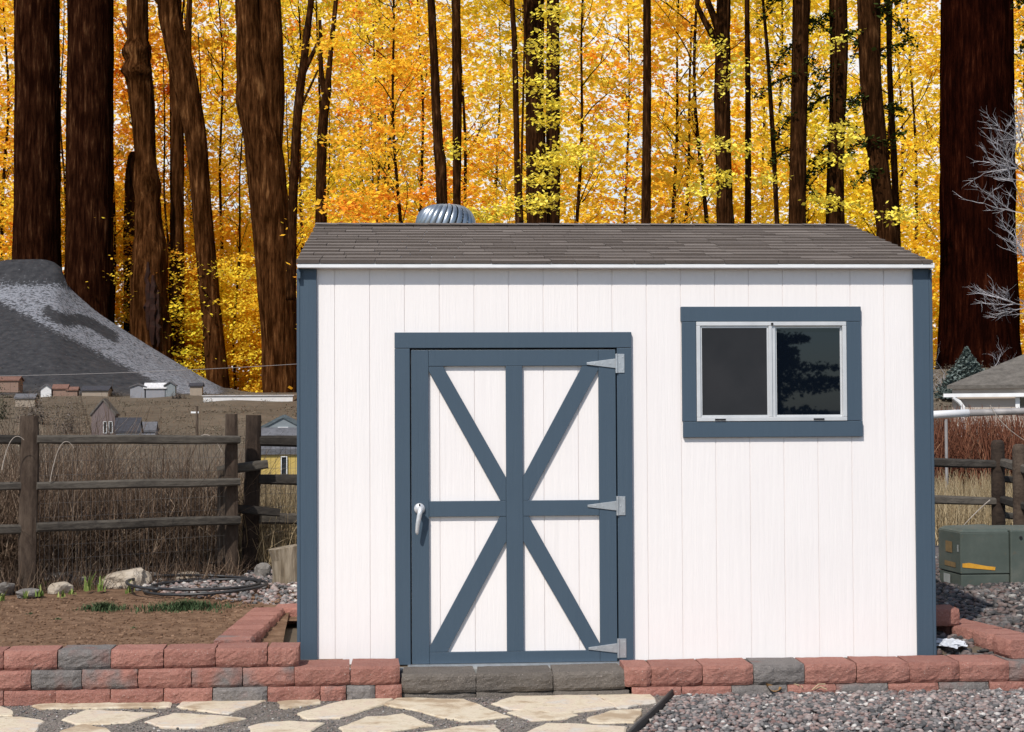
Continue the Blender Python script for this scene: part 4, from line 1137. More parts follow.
def house(name, label, cat, x, y, z, w_, d_, h, rh, wm, rm, rz=0, ridge='x', hip=0, wins=(), group=None, oh=.25, trim=True, extra=None):
    """gable or hip house; x,y,z = bottom centre of the front; width w_, depth d_, wall height h, roof rise rh"""
    t = empty(name, (x, y, z), label, cat, group, rz)
    b = MB(); b.box(-w_/2, w_/2, 0, d_, -1.0, h)
    if ridge == 'y': b.prism([(-w_/2, h), (w_/2, h), (0, h+rh)], .001, d_-.001)
    b.build('wall', WM[wm], t)
    if ridge == 'x' and hip == 0: 
        for sx in (-1, 1):
            g = MB(); a = sx*w_/2; g.add([(a,0,h),(a,d_,h),(a,d_/2,h+rh),(a-sx*.05,0,h),(a-sx*.05,d_,h),(a-sx*.05,d_/2,h+rh)], [(0,1,2),(5,4,3),(0,2,5,3),(1,4,5,2)]); g.build('gable', WM[wm], t)
    k = .12 if w_ < 6 else .07; r = MB(); W2 = w_/2+oh
    def slope(P):   # P: eave a, eave b, ridge b, ridge a
        v = [Vector(p) for p in P]; up = Vector((0,0,k)); n_ = len(v)
        r.add(v+[p+up for p in v], [tuple(range(n_-1,-1,-1)), tuple(range(n_,2*n_))]+[(i,(i+1)%n_,n_+(i+1)%n_,n_+i) for i in range(n_)])
    if ridge == 'x':
        e = oh*rh/(d_/2); hx = hip
        slope([(-W2,-oh,h-e),(W2,-oh,h-e),(W2-hx,d_/2,h+rh),(-W2+hx,d_/2,h+rh)])
        slope([(W2,d_+oh,h-e),(-W2,d_+oh,h-e),(-W2+hx,d_/2,h+rh),(W2-hx,d_/2,h+rh)])
        if hx:
            slope([(W2,-oh,h-e),(W2,d_+oh,h-e),(W2-hx,d_/2,h+rh)]); slope([(-W2,d_+oh,h-e),(-W2,-oh,h-e),(-W2+hx,d_/2,h+rh)])
    else:
        e = oh*rh/(w_/2)
        slope([(-W2,d_+oh,h-e),(-W2,-oh,h-e),(0,-oh,h+rh),(0,d_+oh,h+rh)]); slope([(W2,-oh,h-e),(W2,d_+oh,h-e),(0,d_+oh,h+rh),(0,-oh,h+rh)])
    r.build('roof', RM[rm], t)
    for (wx, wz, ww, wh) in wins:
        f = MB(); e = min(.08, ww*.15)
        f.box(wx-ww/2-e, wx+ww/2+e, -.05, -.002, wz-e, wz); f.box(wx-ww/2-e, wx+ww/2+e, -.05, -.002, wz+wh, wz+wh+e)
        f.box(wx-ww/2-e, wx-ww/2, -.05, -.002, wz+.001, wz+wh-.001); f.box(wx+ww/2, wx+ww/2+e, -.05, -.002, wz+.001, wz+wh-.001)
        if ww > .8: f.box(wx-e/3, wx+e/3, -.048, -.003, wz+.001, wz+wh-.001)
        wn = f.build('window', M['whitep'], t); g = MB(); g.box(wx-ww/2+.001, wx+ww/2-.001, -.02, -.0025, wz+.001, wz+wh-.001); g.build('pane', M['wglass'], wn)
    return t
def hz_(p): return terrain(p.x, p.y)
# near right: beige bungalow with hip roof, about 30 m away
Yh = 22.0; A = at(945, 396, Yh); sc = (Yh-CAM.y)/1613
hb = house('bungalow', 'beige bungalow with brown-grey hip roof and white gutter beyond the willows, right edge', 'house', A.x+.14+5.0*math.cos(rad(30)), Yh-5.0*math.sin(rad(30)), .1, 10.0, 8, at(960,388.5,Yh).z-.1+.03, 1.95, 'beige', 'brown', rz=rad(-30), hip=4.0, wins=((-5.0+1.78, at(1012,409,Yh).z-.1, 1.0, .22),(0,.8,1.2,.9)), oh=.08)
g = MB(); g.box(-5.13, 5.13, -.17, -.085, at(960,388.5,Yh).z-.1-.17, at(960,388.5,Yh).z-.1-.10); g.build('gutter', M['whitep'], hb)
g = MB(); hg = at(960,388.5,Yh).z-.1
g.tube([(-4.95,-.14,hg-.17),(-4.85,-.1,hg-.26),(-4.78,-.06,hg-.36),(-4.78,-.06,0)], .045, 8); g.build('downspout', M['whitep'], hb)
# far houses on the valley slope, left
def fh(px, pyb, D, wpx, hpx, rpx, **k):
    Y = CAM.y+D; p = at(px, pyb, Y); s_ = D/1613
    return dict(x=p.x, y=Y, z=p.z, w_=wpx*s_, h=hpx*s_, rh=rpx*s_, d_=wpx*s_*.8, oh=max(.05, 1.2*s_), **k)
house('house', 'brown brick house with steep gable and tall windows, below the mesa', 'house', wm='brick', rm='brown', ridge='y', wins=((.12,.45,.16,.6),(.42,.45,.16,.6)), **fh(103, 441, 90, 23, 26, 14))
house('house', 'low house with dark slate roof right of the brown brick gable', 'house', wm='white', rm='dark', wins=(), **fh(127, 440, 88, 23, 8, 12))
house('house', 'small grey-roofed annexe at the right end of the dark slate roof', 'house', wm='grey', rm='grey', **fh(146, 438, 92, 18, 7, 7))
house('long_building', 'long low white building on the hillside left of the shed', 'building', wm='white', rm='white', hip=0, wins=(), **fh(248, 400.5, 158, 88, 4.6, .5))
for i, (px, pb, w_, h, r_, wm, rm, lb) in enumerate([
    (46, 390, 12, 4, 3.5, 'white', 'grey', 'small white gabled house at the foot of the mesa, leftmost of the far row'),
    (60, 389, 16, 3, 3, 'terra', 'terra', 'far low house with terracotta roof right of the white gable'),
    (72, 392, 12, 5, 2, 'terra', 'terra', 'far house with reddish walls under the mesa'),
    (95, 391, 30, 3, 3.5, 'tan', 'dark', 'far long house with dark roof under the mesa'),
    (6, 381, 28, 3, 3, 'terra', 'terra', 'terracotta roof at the left edge of the far hillside'),
    (138, 391, 18, 7, 2.5, 'grey', 'grey', 'grey far house, left half of the pair right of the dark roof'),
    (155, 391, 24, 6, 4, 'grey', 'white', 'wide pale-roofed grey far house in the middle of the slope'),
    (170, 390, 12, 8, 3, 'bluegrey', 'grey', 'tall blue-grey far house right of the wide pale-roofed one'),
    (196, 386, 14, 2.5, 2, 'tan', 'dark', 'tiny dark-roofed far house up the slope from the long white building'),
    (25, 399, 22, 3.5, 3, 'tan', 'grey', 'grey-roofed far house below the others at the left')]):
    k = fh(px, pb+2, 176 if pb < 395 else 150, w_*.85, h*.8, r_*1.1, wm=wm, rm=rm)
    ww = k['w_']; house('house', lb, 'house', ridge='y' if i in (0,5,7) else 'x', wins=(), group='houses on the far hillside', **k)
ke = fh(283, 436, 62, 42, 7, 11)
house('house', 'blue-grey gabled roof rising behind the rail fence next to the shed', 'house', wm='bluegrey', rm='blue', ridge='y', wins=((0,.15,.3,.15),), **ke)
ke = fh(290, 500, 34, 62, 47, 19)
house('house', 'yellow house with white window and grey roof behind the fence post', 'house', wm='yellow', rm='grey', wins=((-.12,.35,.10,.55),), **ke)
# pale bushes and sagebrush on the far slope
r = np.random.default_rng(21); Ps = []; sz = []
for _ in range(1500):
    D_ = 75*(190/75)**r.random(); px_ = r.uniform(-260, 420) if r.random() < .75 else r.uniform(860, 1250)
    if px_ > 600: D_ = 26+r.random()*52
    x_ = CAM.x+(px_-417)/1613*D_; y_ = CAM.y+D_; q = r.uniform(.2, .6)*(D_/100)**.4
    n_ = 34; o_ = r.normal(0, 1, (n_,3))*np.array([q*.6,q*.5,q*.28]); o_[:,2] = np.abs(o_[:,2]); Ps.append(o_+np.array([x_, y_, terrain(x_, y_)])); sz.append(np.full(n_, q*.10))
P = np.concatenate(Ps); Vq, Fq_ = quads_(P, np.concatenate(sz), r)
M['sage'] = twig_mat('sagebrush', [(0,(.075,.06,.042)),(.5,(.12,.098,.068)),(1,(.18,.15,.11))])
o = mesh_np('sagebrush', Vq, Fq_, M['sage'], var=r.random(len(P))); tag(o, 'low brown sagebrush dotting the dry slopes', 'sagebrush', kind='stuff')
M['bushgreen'] = twig_mat('dull_green_bush', [(0,(.02,.026,.014)),(1,(.065,.075,.045))])
M['bushgrey'] = twig_mat('grey_brown_bush', [(0,(.05,.042,.036)),(1,(.16,.135,.12))])
for i, (px_, D_, wp_, hp_, mt_, lb) in enumerate([(3,120,34,34,'bushgreen','dark green round bush at the left edge below the mesa'),(40,110,34,26,'bushgrey','grey-brown bare shrub left of the brick house, larger one'),(72,100,30,30,'bushgrey','grey-brown bare shrub against the left side of the brick house'),
      (120,178,14,6,'bushgrey','small shrub between the far houses, left of the grey pair'),(30,178,16,7,'bushgrey','small shrub beside the white-gabled far house'),(180,172,16,7,'bushgrey','small shrub right of the blue-grey far house'),(215,160,14,8,'bushgrey','shrub by the left end of the long white building'),
      (150,97,26,9,'bushgrey','low brown shrubs right of the slate-roofed house'),(268,70,24,12,'bushgreen','dull green bush beside the blue-grey gabled roof'),(950,26,18,26,'bushgreen','dark bush under the left eave of the bungalow')]):
    x_ = CAM.x+(px_-417)/1613*D_; y_ = CAM.y+D_; n_ = 1500; W__ = wp_/1613*D_/2; H__ = hp_/1613*D_
    a_ = r.normal(0, .45, (n_,3)); a_[:,2] = np.abs(a_[:,2])*1.3; a_ *= np.array([W__, W__, H__*.75])*(1+.25*np.sin(a_[:,[0]]*9/W__))
    Vq, Fq_ = quads_(a_, np.full(n_, W__*.05), r); o = mesh_np('bush', Vq, Fq_, M[mt_], var=r.random(n_)); o.location = (x_, y_, terrain(x_, y_)-.05); tag(o, lb, 'bush', 'bushes on the far slope')
# power line crossing in front of the mesa
mb = MB(); A = at(-160, 378, CAM.y+150); B = at(420, 356, CAM.y+150)
mb.tube([A.lerp(B, i/16)-Vector((0,0,.5*math.sin(math.pi*i/16))) for i in range(17)], .022, 4); o = mb.build('power_line', M['pipe']); tag(o, 'thin pale power line crossing the slope below the mesa', 'power line')
# utility pole
p = at(197, 433, CAM.y+95); up_ = MB(); zt = at(197, 406, p.y).z
up_.tube([(0,0,-.5),(0,0,zt-p.z)], [.09,.07], 8)
po = empty('utility_pole', p, 'thin wooden utility pole on the slope below the long white building', 'pole')
up_.build('pole', M['post'], po); up_ = MB(); up_.box(-.35,.1,-.05,.05,zt-p.z-.42,zt-p.z-.32); up_.build('crossarm', M['whitep'], po)

# ------------------------------------------------------------------ forest
def bark(name, a, b2, c2, s_, bd):
    m_, nt, b = mat(name, 1.0, .0)
    v = coords(nt, (1/s_, 1/s_, .11/s_), 'Object')
    n1 = noise_n(nt, v, 1.0, 6, .7); v2 = coords(nt, (.25/s_,.25/s_,.12/s_), 'Object'); n2 = noise_n(nt, v2, 1, 4)
    f = math_n(nt, 'ADD', math_n(nt, 'MULTIPLY_ADD', n1, 3.2, -1.45), math_n(nt, 'MULTIPLY_ADD', n2, 1.3, -.5), clamp=True)
    nt.links.new(ramp(nt, f, [(0,a),(.55,b2),(1,c2)]), b.inputs['Base Color'])
    bump(nt, b, n1, 1, bd); return m_
M['bark_giant'] = bark('furrowed_giant_bark', (.010,.003,.0015), (.032,.011,.005), (.10,.045,.020), .42, .5)
M['bark_red'] = bark('dark_red_bark', (.006,.0015,.001), (.018,.004,.002), (.048,.013,.006), .19, .2)
M['bark_left'] = bark('brown_bark', (.020,.007,.002), (.075,.029,.010), (.20,.092,.034), .45, .4)
M['bark_thin'] = bark('thin_tree_bark', (.012,.005,.002), (.040,.016,.006), (.11,.05,.020), .12, .08)
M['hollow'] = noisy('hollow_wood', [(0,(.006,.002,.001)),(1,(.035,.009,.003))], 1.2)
def leafmat(name, stops, tr=.46, hue=.35):
    m_ = bpy.data.materials.new(name); m_.use_nodes = True; nt = m_.node_tree; nt.nodes.clear()
    out = N(nt, 'ShaderNodeOutputMaterial'); df = N(nt, 'ShaderNodeBsdfDiffuse'); tl = N(nt, 'ShaderNodeBsdfTranslucent'); mx_ = N(nt, 'ShaderNodeMixShader')
    v = coords(nt, (1,1,1), 'World'); n1 = noise_n(nt, v, .045, 3); n2 = noise_n(nt, v, .22, 3)
    f = math_n(nt, 'ADD', math_n(nt, 'MULTIPLY_ADD', attr_n(nt), .42, .14), math_n(nt, 'MULTIPLY_ADD', objrand(nt), hue, -hue/2+.08))
    f = math_n(nt, 'ADD', f, math_n(nt, 'MULTIPLY_ADD', n1, 1.3, -.62)); f = math_n(nt, 'ADD', f, math_n(nt, 'MULTIPLY_ADD', n2, .9, -.36), clamp=True)
    c = ramp(nt, f, stops)
    nt.links.new(c, df.inputs[0]); nt.links.new(c, tl.inputs[0]); mx_.inputs[0].default_value = tr
    nt.links.new(df.outputs[0], mx_.inputs[1]); nt.links.new(tl.outputs[0], mx_.inputs[2]); nt.links.new(mx_.outputs[0], out.inputs[0]); return m_
LEAF = [(0,(.26,.21,.015)),(.12,(.70,.62,.04)),(.32,(.98,.80,.075)),(.58,(.99,.68,.06)),(.80,(.98,.48,.045)),(1,(.80,.25,.03))]
M['leaf'] = leafmat('autumn_leaves', LEAF)
M['leaffar'] = leafmat('far_golden_leaves', [(0,(.72,.52,.05)),(.35,(.98,.76,.10)),(.7,(.99,.64,.08)),(1,(.96,.44,.06))])  # own lighter stops put haze into the far leaves' colour
M['leafb'] = leafmat('bright_yellow_leaves', [(0,(.75,.60,.05)),(.5,(.95,.78,.10)),(1,(.97,.85,.22))], .35, .2)
M['conifer'] = leafmat('dark_conifer_sprays', [(0,(.012,.020,.006)),(.5,(.035,.05,.012)),(1,(.09,.10,.02))], .15, .2)
M['spruce'] = leafmat('blue_spruce_needles', [(0,(.025,.04,.033)),(.5,(.075,.10,.09)),(1,(.19,.22,.205))], .1, .1)
quads = quads_
def crown_pts(r, n, z0, z1, R, clumps, cs, prof=None):
    cz = r.uniform(0, 1, clumps); rr = R*(prof(cz) if prof else 1)*np.sqrt(r.uniform(.05, 1, clumps)); a = r.uniform(0, 6.283, clumps)
    C = np.stack([np.cos(a)*rr, np.sin(a)*rr, z0+(z1-z0)*cz], 1)
    wgt = r.uniform(.2, 1, clumps)**1.5; wgt /= wgt.sum()
    idx = r.choice(clumps, n, p=wgt)
    s_ = cs*r.uniform(.6, 1.5, clumps)[idx]
    off = r.normal(0, 1, (n,3))*s_[:,None]*np.array([1, 1, .30])
    off[:,2] -= .12*np.hypot(off[:,0], off[:,1])
    cv = np.clip(r.normal(.5, .2, clumps), 0, 1)[idx]
    return C[idx]+off, np.clip(cv*.6+r.uniform(0,.4,n), 0, 1)
CROWN = []
for k in range(6):
    r = np.random.default_rng(100+k)
    pf = (lambda z: np.clip(1.15-.55*np.abs(z-.45)*1.6, .4, 1.1))
    P, va = crown_pts(r, 9500, 1.5, 44, 6.2, 210, 1.0, pf)
    V, Fq = quads(P, r.uniform(.14, .27, len(P)), r)
    o = mesh_np('crown', V, Fq, M['leaf'], var=va); CROWN.append(o.data); bpy.data.objects.remove(o)
for k in range(2):        # understory, low and wide
    r = np.random.default_rng(200+k)
    P, va = crown_pts(r, 7000, .3, 15, 7.0, 120, 1.1)
    V, Fq = quads(P, r.uniform(.14, .27, len(P)), r)
    o = mesh_np('crown', V, Fq, M['leaf'], var=va); CROWN.append(o.data); bpy.data.objects.remove(o)
for k in range(2):        # high crowns for the foreground trees, mostly above the frame
    r = np.random.default_rng(300+k)
    P, va = crown_pts(r, 4200, 27, 44, 5.5, 70, 1.1)
    V, Fq = quads(P, r.uniform(.15, .27, len(P)), r)
    o = mesh_np('crown', V, Fq, M['leaf'], var=va); CROWN.append(o.data); bpy.data.objects.remove(o)
def limb_set(mb, r, z0, z1, n, base, reach, up=.8, x=lambda z: 0, y=lambda z: 0):
    for _ in range(n):
        z = r.uniform(z0, z1); a = r.uniform(0, 6.28); L = reach*r.uniform(.5, 1.2); p = Vector((x(z), y(z), z)); pts_ = [p]; d = Vector((math.cos(a), math.sin(a), up*r.uniform(.4, 1.4))).normalized()
        for i in range(5):
            d = (d+Vector((r.uniform(-.3,.3), r.uniform(-.3,.3), r.uniform(-.1,.35)))).normalized(); pts_.append(pts_[-1]+d*L/5)
        b_ = base*r.uniform(.5, 1); mb.tube(pts_, [b_*(1-.16*i) for i in range(6)], 5, cap=False)
        for j in range(3):
            q = pts_[r.randint(2, 4)]; d2 = (d+Vector((r.uniform(-1,1), r.uniform(-1,1), r.uniform(0,.6)))).normalized(); mb.tube([q, q+d2*L*.25+Vector((0,0,.1)), q+d2*L*.5+Vector((0,0,.4))], [b_*.4, b_*.28, b_*.1], 4, cap=False)
TR = []
for k in range(5):
    r = random.Random(50+k); mb = MB(); ph = r.uniform(0, 9)
    fx = lambda z, ph=ph: .5*math.sin(z*.09+ph)+.2*math.sin(z*.31+ph*2); fy = lambda z, ph=ph: .4*math.sin(z*.11+ph*3)
    zs = [-2+2*i for i in range(22)]
    mb.tube([(fx(z), fy(z), z) for z in zs], [.21*(1-.8*(z+2)/44)+(.2 if z < 0 else 0) for z in zs], 8, cap=False)
    limb_set(mb, r, 5, 36, 22, .065, 6.0, .9, fx, fy)
    o = mb.build('trunk', M['bark_thin'], smooth=True); TR.append(o.data); bpy.data.objects.remove(o)
def inst(name, data, parent, scale=None):
    o = bpy.data.objects.new(name, data); COL.objects.link(o); o.parent = parent; return o
rt = random.Random(11)
def zat(px, D): x = CAM.x+(px-417)/1613*D; return x, CAM.y+D, terrain(x, CAM.y+D)
def maple(px, D, sc, low=False, group='autumn maples filling the wood', label=None):
    x, y, z = zat(px, D)
    t = empty('maple_tree', (x, y, z-.3), label or ('low bushy yellow maple in the understory behind the big trunks' if low else 'yellow and orange maple in the mass of autumn wood behind the front trunks'), 'tree', group if not low else 'understory maples in the wood', rt.uniform(0, 6.28))
    t.scale = (sc*rt.uniform(.9,1.1), sc, sc*rt.uniform(.88,1.12))
    inst('trunk', TR[rt.randrange(5)], t)
    inst('crown', CROWN[6+rt.randrange(2)] if low else CROWN[rt.randrange(6)], t)
# right and middle part: behind the shed
for D, step, off in ((120, 150, 0), (148, 130, 40), (182, 125, -10)):
    px = 400+off
    while px < 1190:
        maple(px+rt.uniform(-20,20), D+rt.uniform(-6,6), (D/130)**.55); px += step*rt.uniform(.8,1.2)
for px in range(440, 1180, 120): maple(px+rt.uniform(-25,25), rt.uniform(112, 128), 1.0, True)
# left part: behind the mesa
for D, step, off in ((268, 125, 0), (294, 108, 50), (326, 95, 20)):
    px = -330+off
    while px < 400:
        maple(px+rt.uniform(-20,20), D+rt.uniform(-6,6), 1.85*(D/290)**.6); px += step*rt.uniform(.8,1.2)
for px in range(70, 400, 45): maple(px+rt.uniform(-12,12), rt.uniform(250, 262), 1.25, True)
for px in range(90, 420, 60): maple(px+rt.uniform(-12,12), rt.uniform(272, 285), 1.9, True)
# far wood as one mass
r = np.random.default_rng(9); n = 150000
px = r.uniform(-700, 1700, n); D = np.where(px < 425, r.uniform(345, 400, n), r.uniform(235, 290, n)); zz = 1+(r.random(n)**1.25)*.275*D
x = CAM.x+(px-417)/1613*D; P = np.stack([x, CAM.y+D, zz], 1)
keep = np.array([nz(p[0]*.045, 0, p[2]*.06)+.3*nz(p[0]*.16, 3, p[2]*.19) > -.50+.42*(p[2]/(.275*d_))**1.5 for p, d_ in zip(P, D)]); P = P[keep]
V, Fq = quads(P, r.uniform(.5, 1.1, len(P))*P[:,1]/330, r)
o = mesh_np('far_wood', V, Fq, M['leaffar'], var=r.uniform(0,1,len(P))); tag(o, 'far golden wood closing the view behind all the trees', 'wood', kind='stuff')

# individual trees of the front rows
def big_tree(label, D, path, m_, base_y, n=14, wob=.10, crown=None, limbs=0, forks=(), seed=0, cat='tree', group=None, name='tree', flare=1.0, top=True, furrow=0, csc=1.0):
    """path: list of (px centre, py, px width) from top to bottom in view"""
    Y = CAM.y+D; s_ = D/1613
    if top:
        (xa, ya, wa), (xb, yb, wb) = path[0], path[1]
        dx = (xa-xb)/max(1, (yb-ya)); dx = max(-.1, min(.1, dx))
        path = [(xa+dx*330, ya-330, wa*.5), (xa+dx*160, ya-160, wa*.78)] + list(path)
    pts_ = [at(x, y, Y) for x, y, w_ in path]; ws = [w_*s_/2 for x, y, w_ in path]
    # resample
    P = []; Rr = []
    for i in range(len(pts_)-1):
        a, b_ = pts_[i], pts_[i+1]; p0 = pts_[max(i-1,0)]; p3 = pts_[min(i+2,len(pts_)-1)]
        k = max(2, int((a-b_).length/(s_*9)))
        for j in range(k):
            t = j/k; P.append(.5*((2*a)+(b_-p0)*t+(2*p0-5*a+4*b_-p3)*t*t+(3*a-p0-3*b_+p3)*t**3)); Rr.append(ws[i]*(1-t)+ws[i+1]*t)
    P.append(pts_[-1]); Rr.append(ws[-1])
    P.reverse(); Rr.reverse()
    root = P[0].copy(); Rr[0] *= flare
    t = empty(name, root, label, cat, group)
    mb = MB(); vs = []; fs = []
    for i, p in enumerate(P):
        for k in range(n):
            a = 2*math.pi*k/n; q = Rr[i]*(1+wob*nz(math.cos(a)*1.5+seed*7, math.sin(a)*1.5, p.z/max(Rr[i], .2)*.35) + (furrow*abs(nz(k*1.9+seed, p.z*.12/s_*.15, seed)) if furrow else 0))
            vs.append((p.x-root.x+math.cos(a)*q, p.y-root.y+math.sin(a)*q, p.z-root.z))
    for i in range(len(P)-1):
        for k in range(n): fs.append((i*n+k, i*n+(k+1)%n, (i+1)*n+(k+1)%n, (i+1)*n+k))
    fs.append(tuple(range(n-1,-1,-1))); fs.append(tuple((len(P)-1)*n+k for k in range(n)))
    mb.add(vs, fs); tk = mb.build('trunk', m_, t, smooth=True)
    for fk in forks:      # each fork: list of (px,py,width)
        fb_ = MB(); q = [at(x, y, Y+.002) for x, y, w_ in fk]; fb_.tube([p-root for p in q], [w_*s_/2 for x, y, w_ in fk], 8, cap=False); fb_.build('limb', m_, t, smooth=True)
    if limbs:
        rr_ = random.Random(seed+5); H = P[-1].z-root.z
        for _ in range(limbs):
            i = rr_.randrange(int(len(P)*.45), len(P)-1); p = P[i]-root; l = MB(); a = rr_.choice([0, math.pi])+rr_.uniform(-.7,.7); L = s_*rr_.uniform(25, 70); pp = [p]; d = Vector((math.cos(a), math.sin(a)*.4, .7))
            for _j in range(5):
                d = (d+Vector((rr_.uniform(-.35,.35), rr_.uniform(-.3,.3), rr_.uniform(-.2,.4)))).normalized(); pp.append(pp[-1]+d*L/5)
            b_ = Rr[i]*.28; l.tube(pp, [b_*(1-.17*j) for j in range(6)], 5, cap=False); l.build('limb', m_, t, smooth=True)
    if crown is not None:
        c = inst('crown', CROWN[8+crown%2], t); top_ = P[-1]-root; k = (D/95 if D < 200 else 1.35)*csc; c.scale = (k, k, k*.8); c.location = (top_.x, top_.y, top_.z-44*k*.8*.93); c.rotation_euler = (0,0,seed)
    return t
BL, BT, BG = M['bark_left'], M['bark_thin'], M['bark_giant']
GL = 'large trunks on the left behind the mesa'
big_tree('massive straight dark trunk, first from the left edge', 245, [(36.5,0,43),(37,120,43),(37,262,45),(37,330,51)], BG, 262, 44, .05, 0, seed=1, furrow=.10)
big_tree('massive dark trunk broader than its left neighbour, second from the left edge', 246, [(90.5,0,44),(90,140,45),(89.5,240,45),(88.5,325,49),(88,370,54)], BG, 318, 44, .05, 1, seed=2, furrow=.10)
g3 = big_tree('gnarled pale-ridged trunk with burls and a hollow base', 248, [(138,0,21),(138,40,22),(137,50,30),(138,60,24),(138,72,33),(140,84,24),(143,110,23),(146,160,22),(147,185,27),(148,198,23),(148,215,26),(150,245,33),(149,280,38),(150,345,40),(150,385,46)], BL, 350, 22, .22, 0, limbs=3, seed=3)
root = g3.location; c = at(151, 300, CAM.y+248-3.0)-root
hb_ = MB(); s_ = 245/1613
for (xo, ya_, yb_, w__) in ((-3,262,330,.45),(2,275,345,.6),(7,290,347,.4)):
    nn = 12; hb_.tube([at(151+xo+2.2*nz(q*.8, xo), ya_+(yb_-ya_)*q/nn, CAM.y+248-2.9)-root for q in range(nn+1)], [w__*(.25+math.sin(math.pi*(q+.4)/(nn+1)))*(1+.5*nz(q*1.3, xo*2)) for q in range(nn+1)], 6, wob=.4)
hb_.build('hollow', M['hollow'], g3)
big_tree('slim brown trunk between the gnarled tree and the leaning tree', 252, [(176,60,14),(177,140,14),(177,240,14),(176,355,17),(176,400,18)], BL, 355, 14, .08, 1, seed=4)
big_tree('tree leaning left at the top, its trunk sweeping down to the right', 247, [(168,0,22),(178,50,24),(187,90,25),(196,140,22),(201,200,20),(209,290,20),(218,380,22),(221,420,26)], BL, 390, 18, .10, 0, limbs=4, seed=5, forks=([(186,80,10),(188,40,7),(190,-10,5)],))
big_tree('thick twin-stemmed brown trunk nearest the shed on the left', 240, [(248,0,24),(250,40,27),(255,110,36),(266,160,40),(271,220,38),(278,310,35),(281,395,37),(282,430,42)], BL, 390, 26, .14, 1, seed=6, forks=([(270,170,22),(273,100,24),(271,40,24),(268,-30,22),(266,-200,14)],))
big_tree('broken snag stump half hidden behind the gnarled trunk', 256, [(133,152,5),(131,170,11),(130,250,13),(131,340,14)], BL, 340, 12, .2, None, seed=7, top=False)
big_tree('slender forked tree just above the left end of the shed roof', 150, [(312,-10,6),(304,60,8),(298,110,9),(293,200,9),(291,300,10)], BT, 300, 10, .1, None, seed=8, limbs=5, forks=([(300,80,6),(312,55,4.5),(322,35,3)],[(294,120,4),(304,100,3),(318,70,2)]))
big_tree('forked slim tree left of the roof vent, with many fine branches', 130, [(330,60,5),(327,90,9),(322,140,10),(320,250,11)], BT, 250, 10, .1, None, limbs=7, seed=9, forks=([(325,100,6),(321,70,5),(320,20,3)],))
big_tree('dark slim trunk rising right behind the roof vent', 92, [(431,0,8),(434,60,8.5),(438,140,10),(441,170,12),(443,250,11)], BT, 250, 12, .12, 0, seed=10, limbs=1)
big_tree('slim trunk to the right of the one behind the roof vent', 112, [(456,0,9),(457,80,10),(457,190,8),(457,250,9)], BT, 250, 10, .12, 1, seed=11, limbs=5)
big_tree('thinnest leaning trunk left of the tight pair above the roof middle', 90, [(512,0,5),(515,60,6),(518,220,6),(519,260,6)], BT, 250, 8, .08, None, seed=12)
big_tree('wide dark trunk, left one of the tight pair above the roof middle', 96, [(534,0,21),(535,100,18),(537,220,22),(537,260,23)], BT, 250, 16, .15, 0, seed=13, limbs=1)
big_tree('straight dark trunk, right one of the tight pair above the roof middle', 94, [(553,0,13),(553,110,14),(553,220,14),(553,260,14)], BT, 250, 12, .08, 1, seed=14)
big_tree('single straight limbless trunk above the middle of the roof', 85, [(647,0,8),(647,100,8.5),(646,220,10),(646,260,11)], BT, 250, 12, .05, 0, seed=15)
big_tree('trunk forking into a curved left limb near the top of the view', 90, [(724,-20,14),(723,40,15),(722,100,17),(724,180,16),(725,220,18),(725,260,19)], BT, 250, 14, .12, None, seed=16, limbs=2, forks=([(717,42,9),(704,20,6),(697,5,5),(699,-6,4),(706,-30,3)],[(720,34,9),(712,12,7),(703,-10,6)]))
big_tree('thin straight trunk just right of the forking one', 100, [(747,0,5),(748,110,6),(748,220,7),(748,260,7)], BT, 250, 8, .08, None, seed=17, limbs=2)
big_tree('thin whip-like stem leaning between the forking trunk and the hemlocks', 95, [(763,0,3),(768,60,4),(773,140,5),(777,222,5),(778,260,5)], BT, 250, 8, .08, None, seed=18)
h1 = big_tree('straight dark hemlock trunk, left one of the three above the roof right end', 88, [(801,0,17),(799,110,17),(797,222,18),(797,260,19)], BT, 250, 14, .06, None, seed=19, name='hemlock_tree')
h2 = big_tree('reddish hemlock trunk, middle one of the three above the roof right end', 92, [(838,0,18),(839,60,18),(836,150,17),(835,222,19),(835,260,20)], BT, 250, 14, .1, None, seed=20, name='hemlock_tree')
h3 = big_tree('mossy hemlock trunk curving down to the right behind the roof slope', 80, [(869,0,24),(870,70,22),(876,140,21),(883,200,20),(890,260,23),(891,300,25)], BT, 300, 16, .08, None, seed=21, name='hemlock_tree')
big_tree('slim trunk close behind the mossy hemlock, on its right', 104, [(888,0,5),(890,80,6),(894,160,7),(898,260,8)], BT, 260, 8, .08, None, seed=22)
gr = big_tree('giant dark red trunk, the widest of all, right of the shed', 88, [(977,0,70),(977,120,73),(978,230,74),(979,300,77),(979,345,80),(980,372,88),(980,400,100)], M['bark_red'], 370, 52, .035, 0, seed=23, furrow=.07)
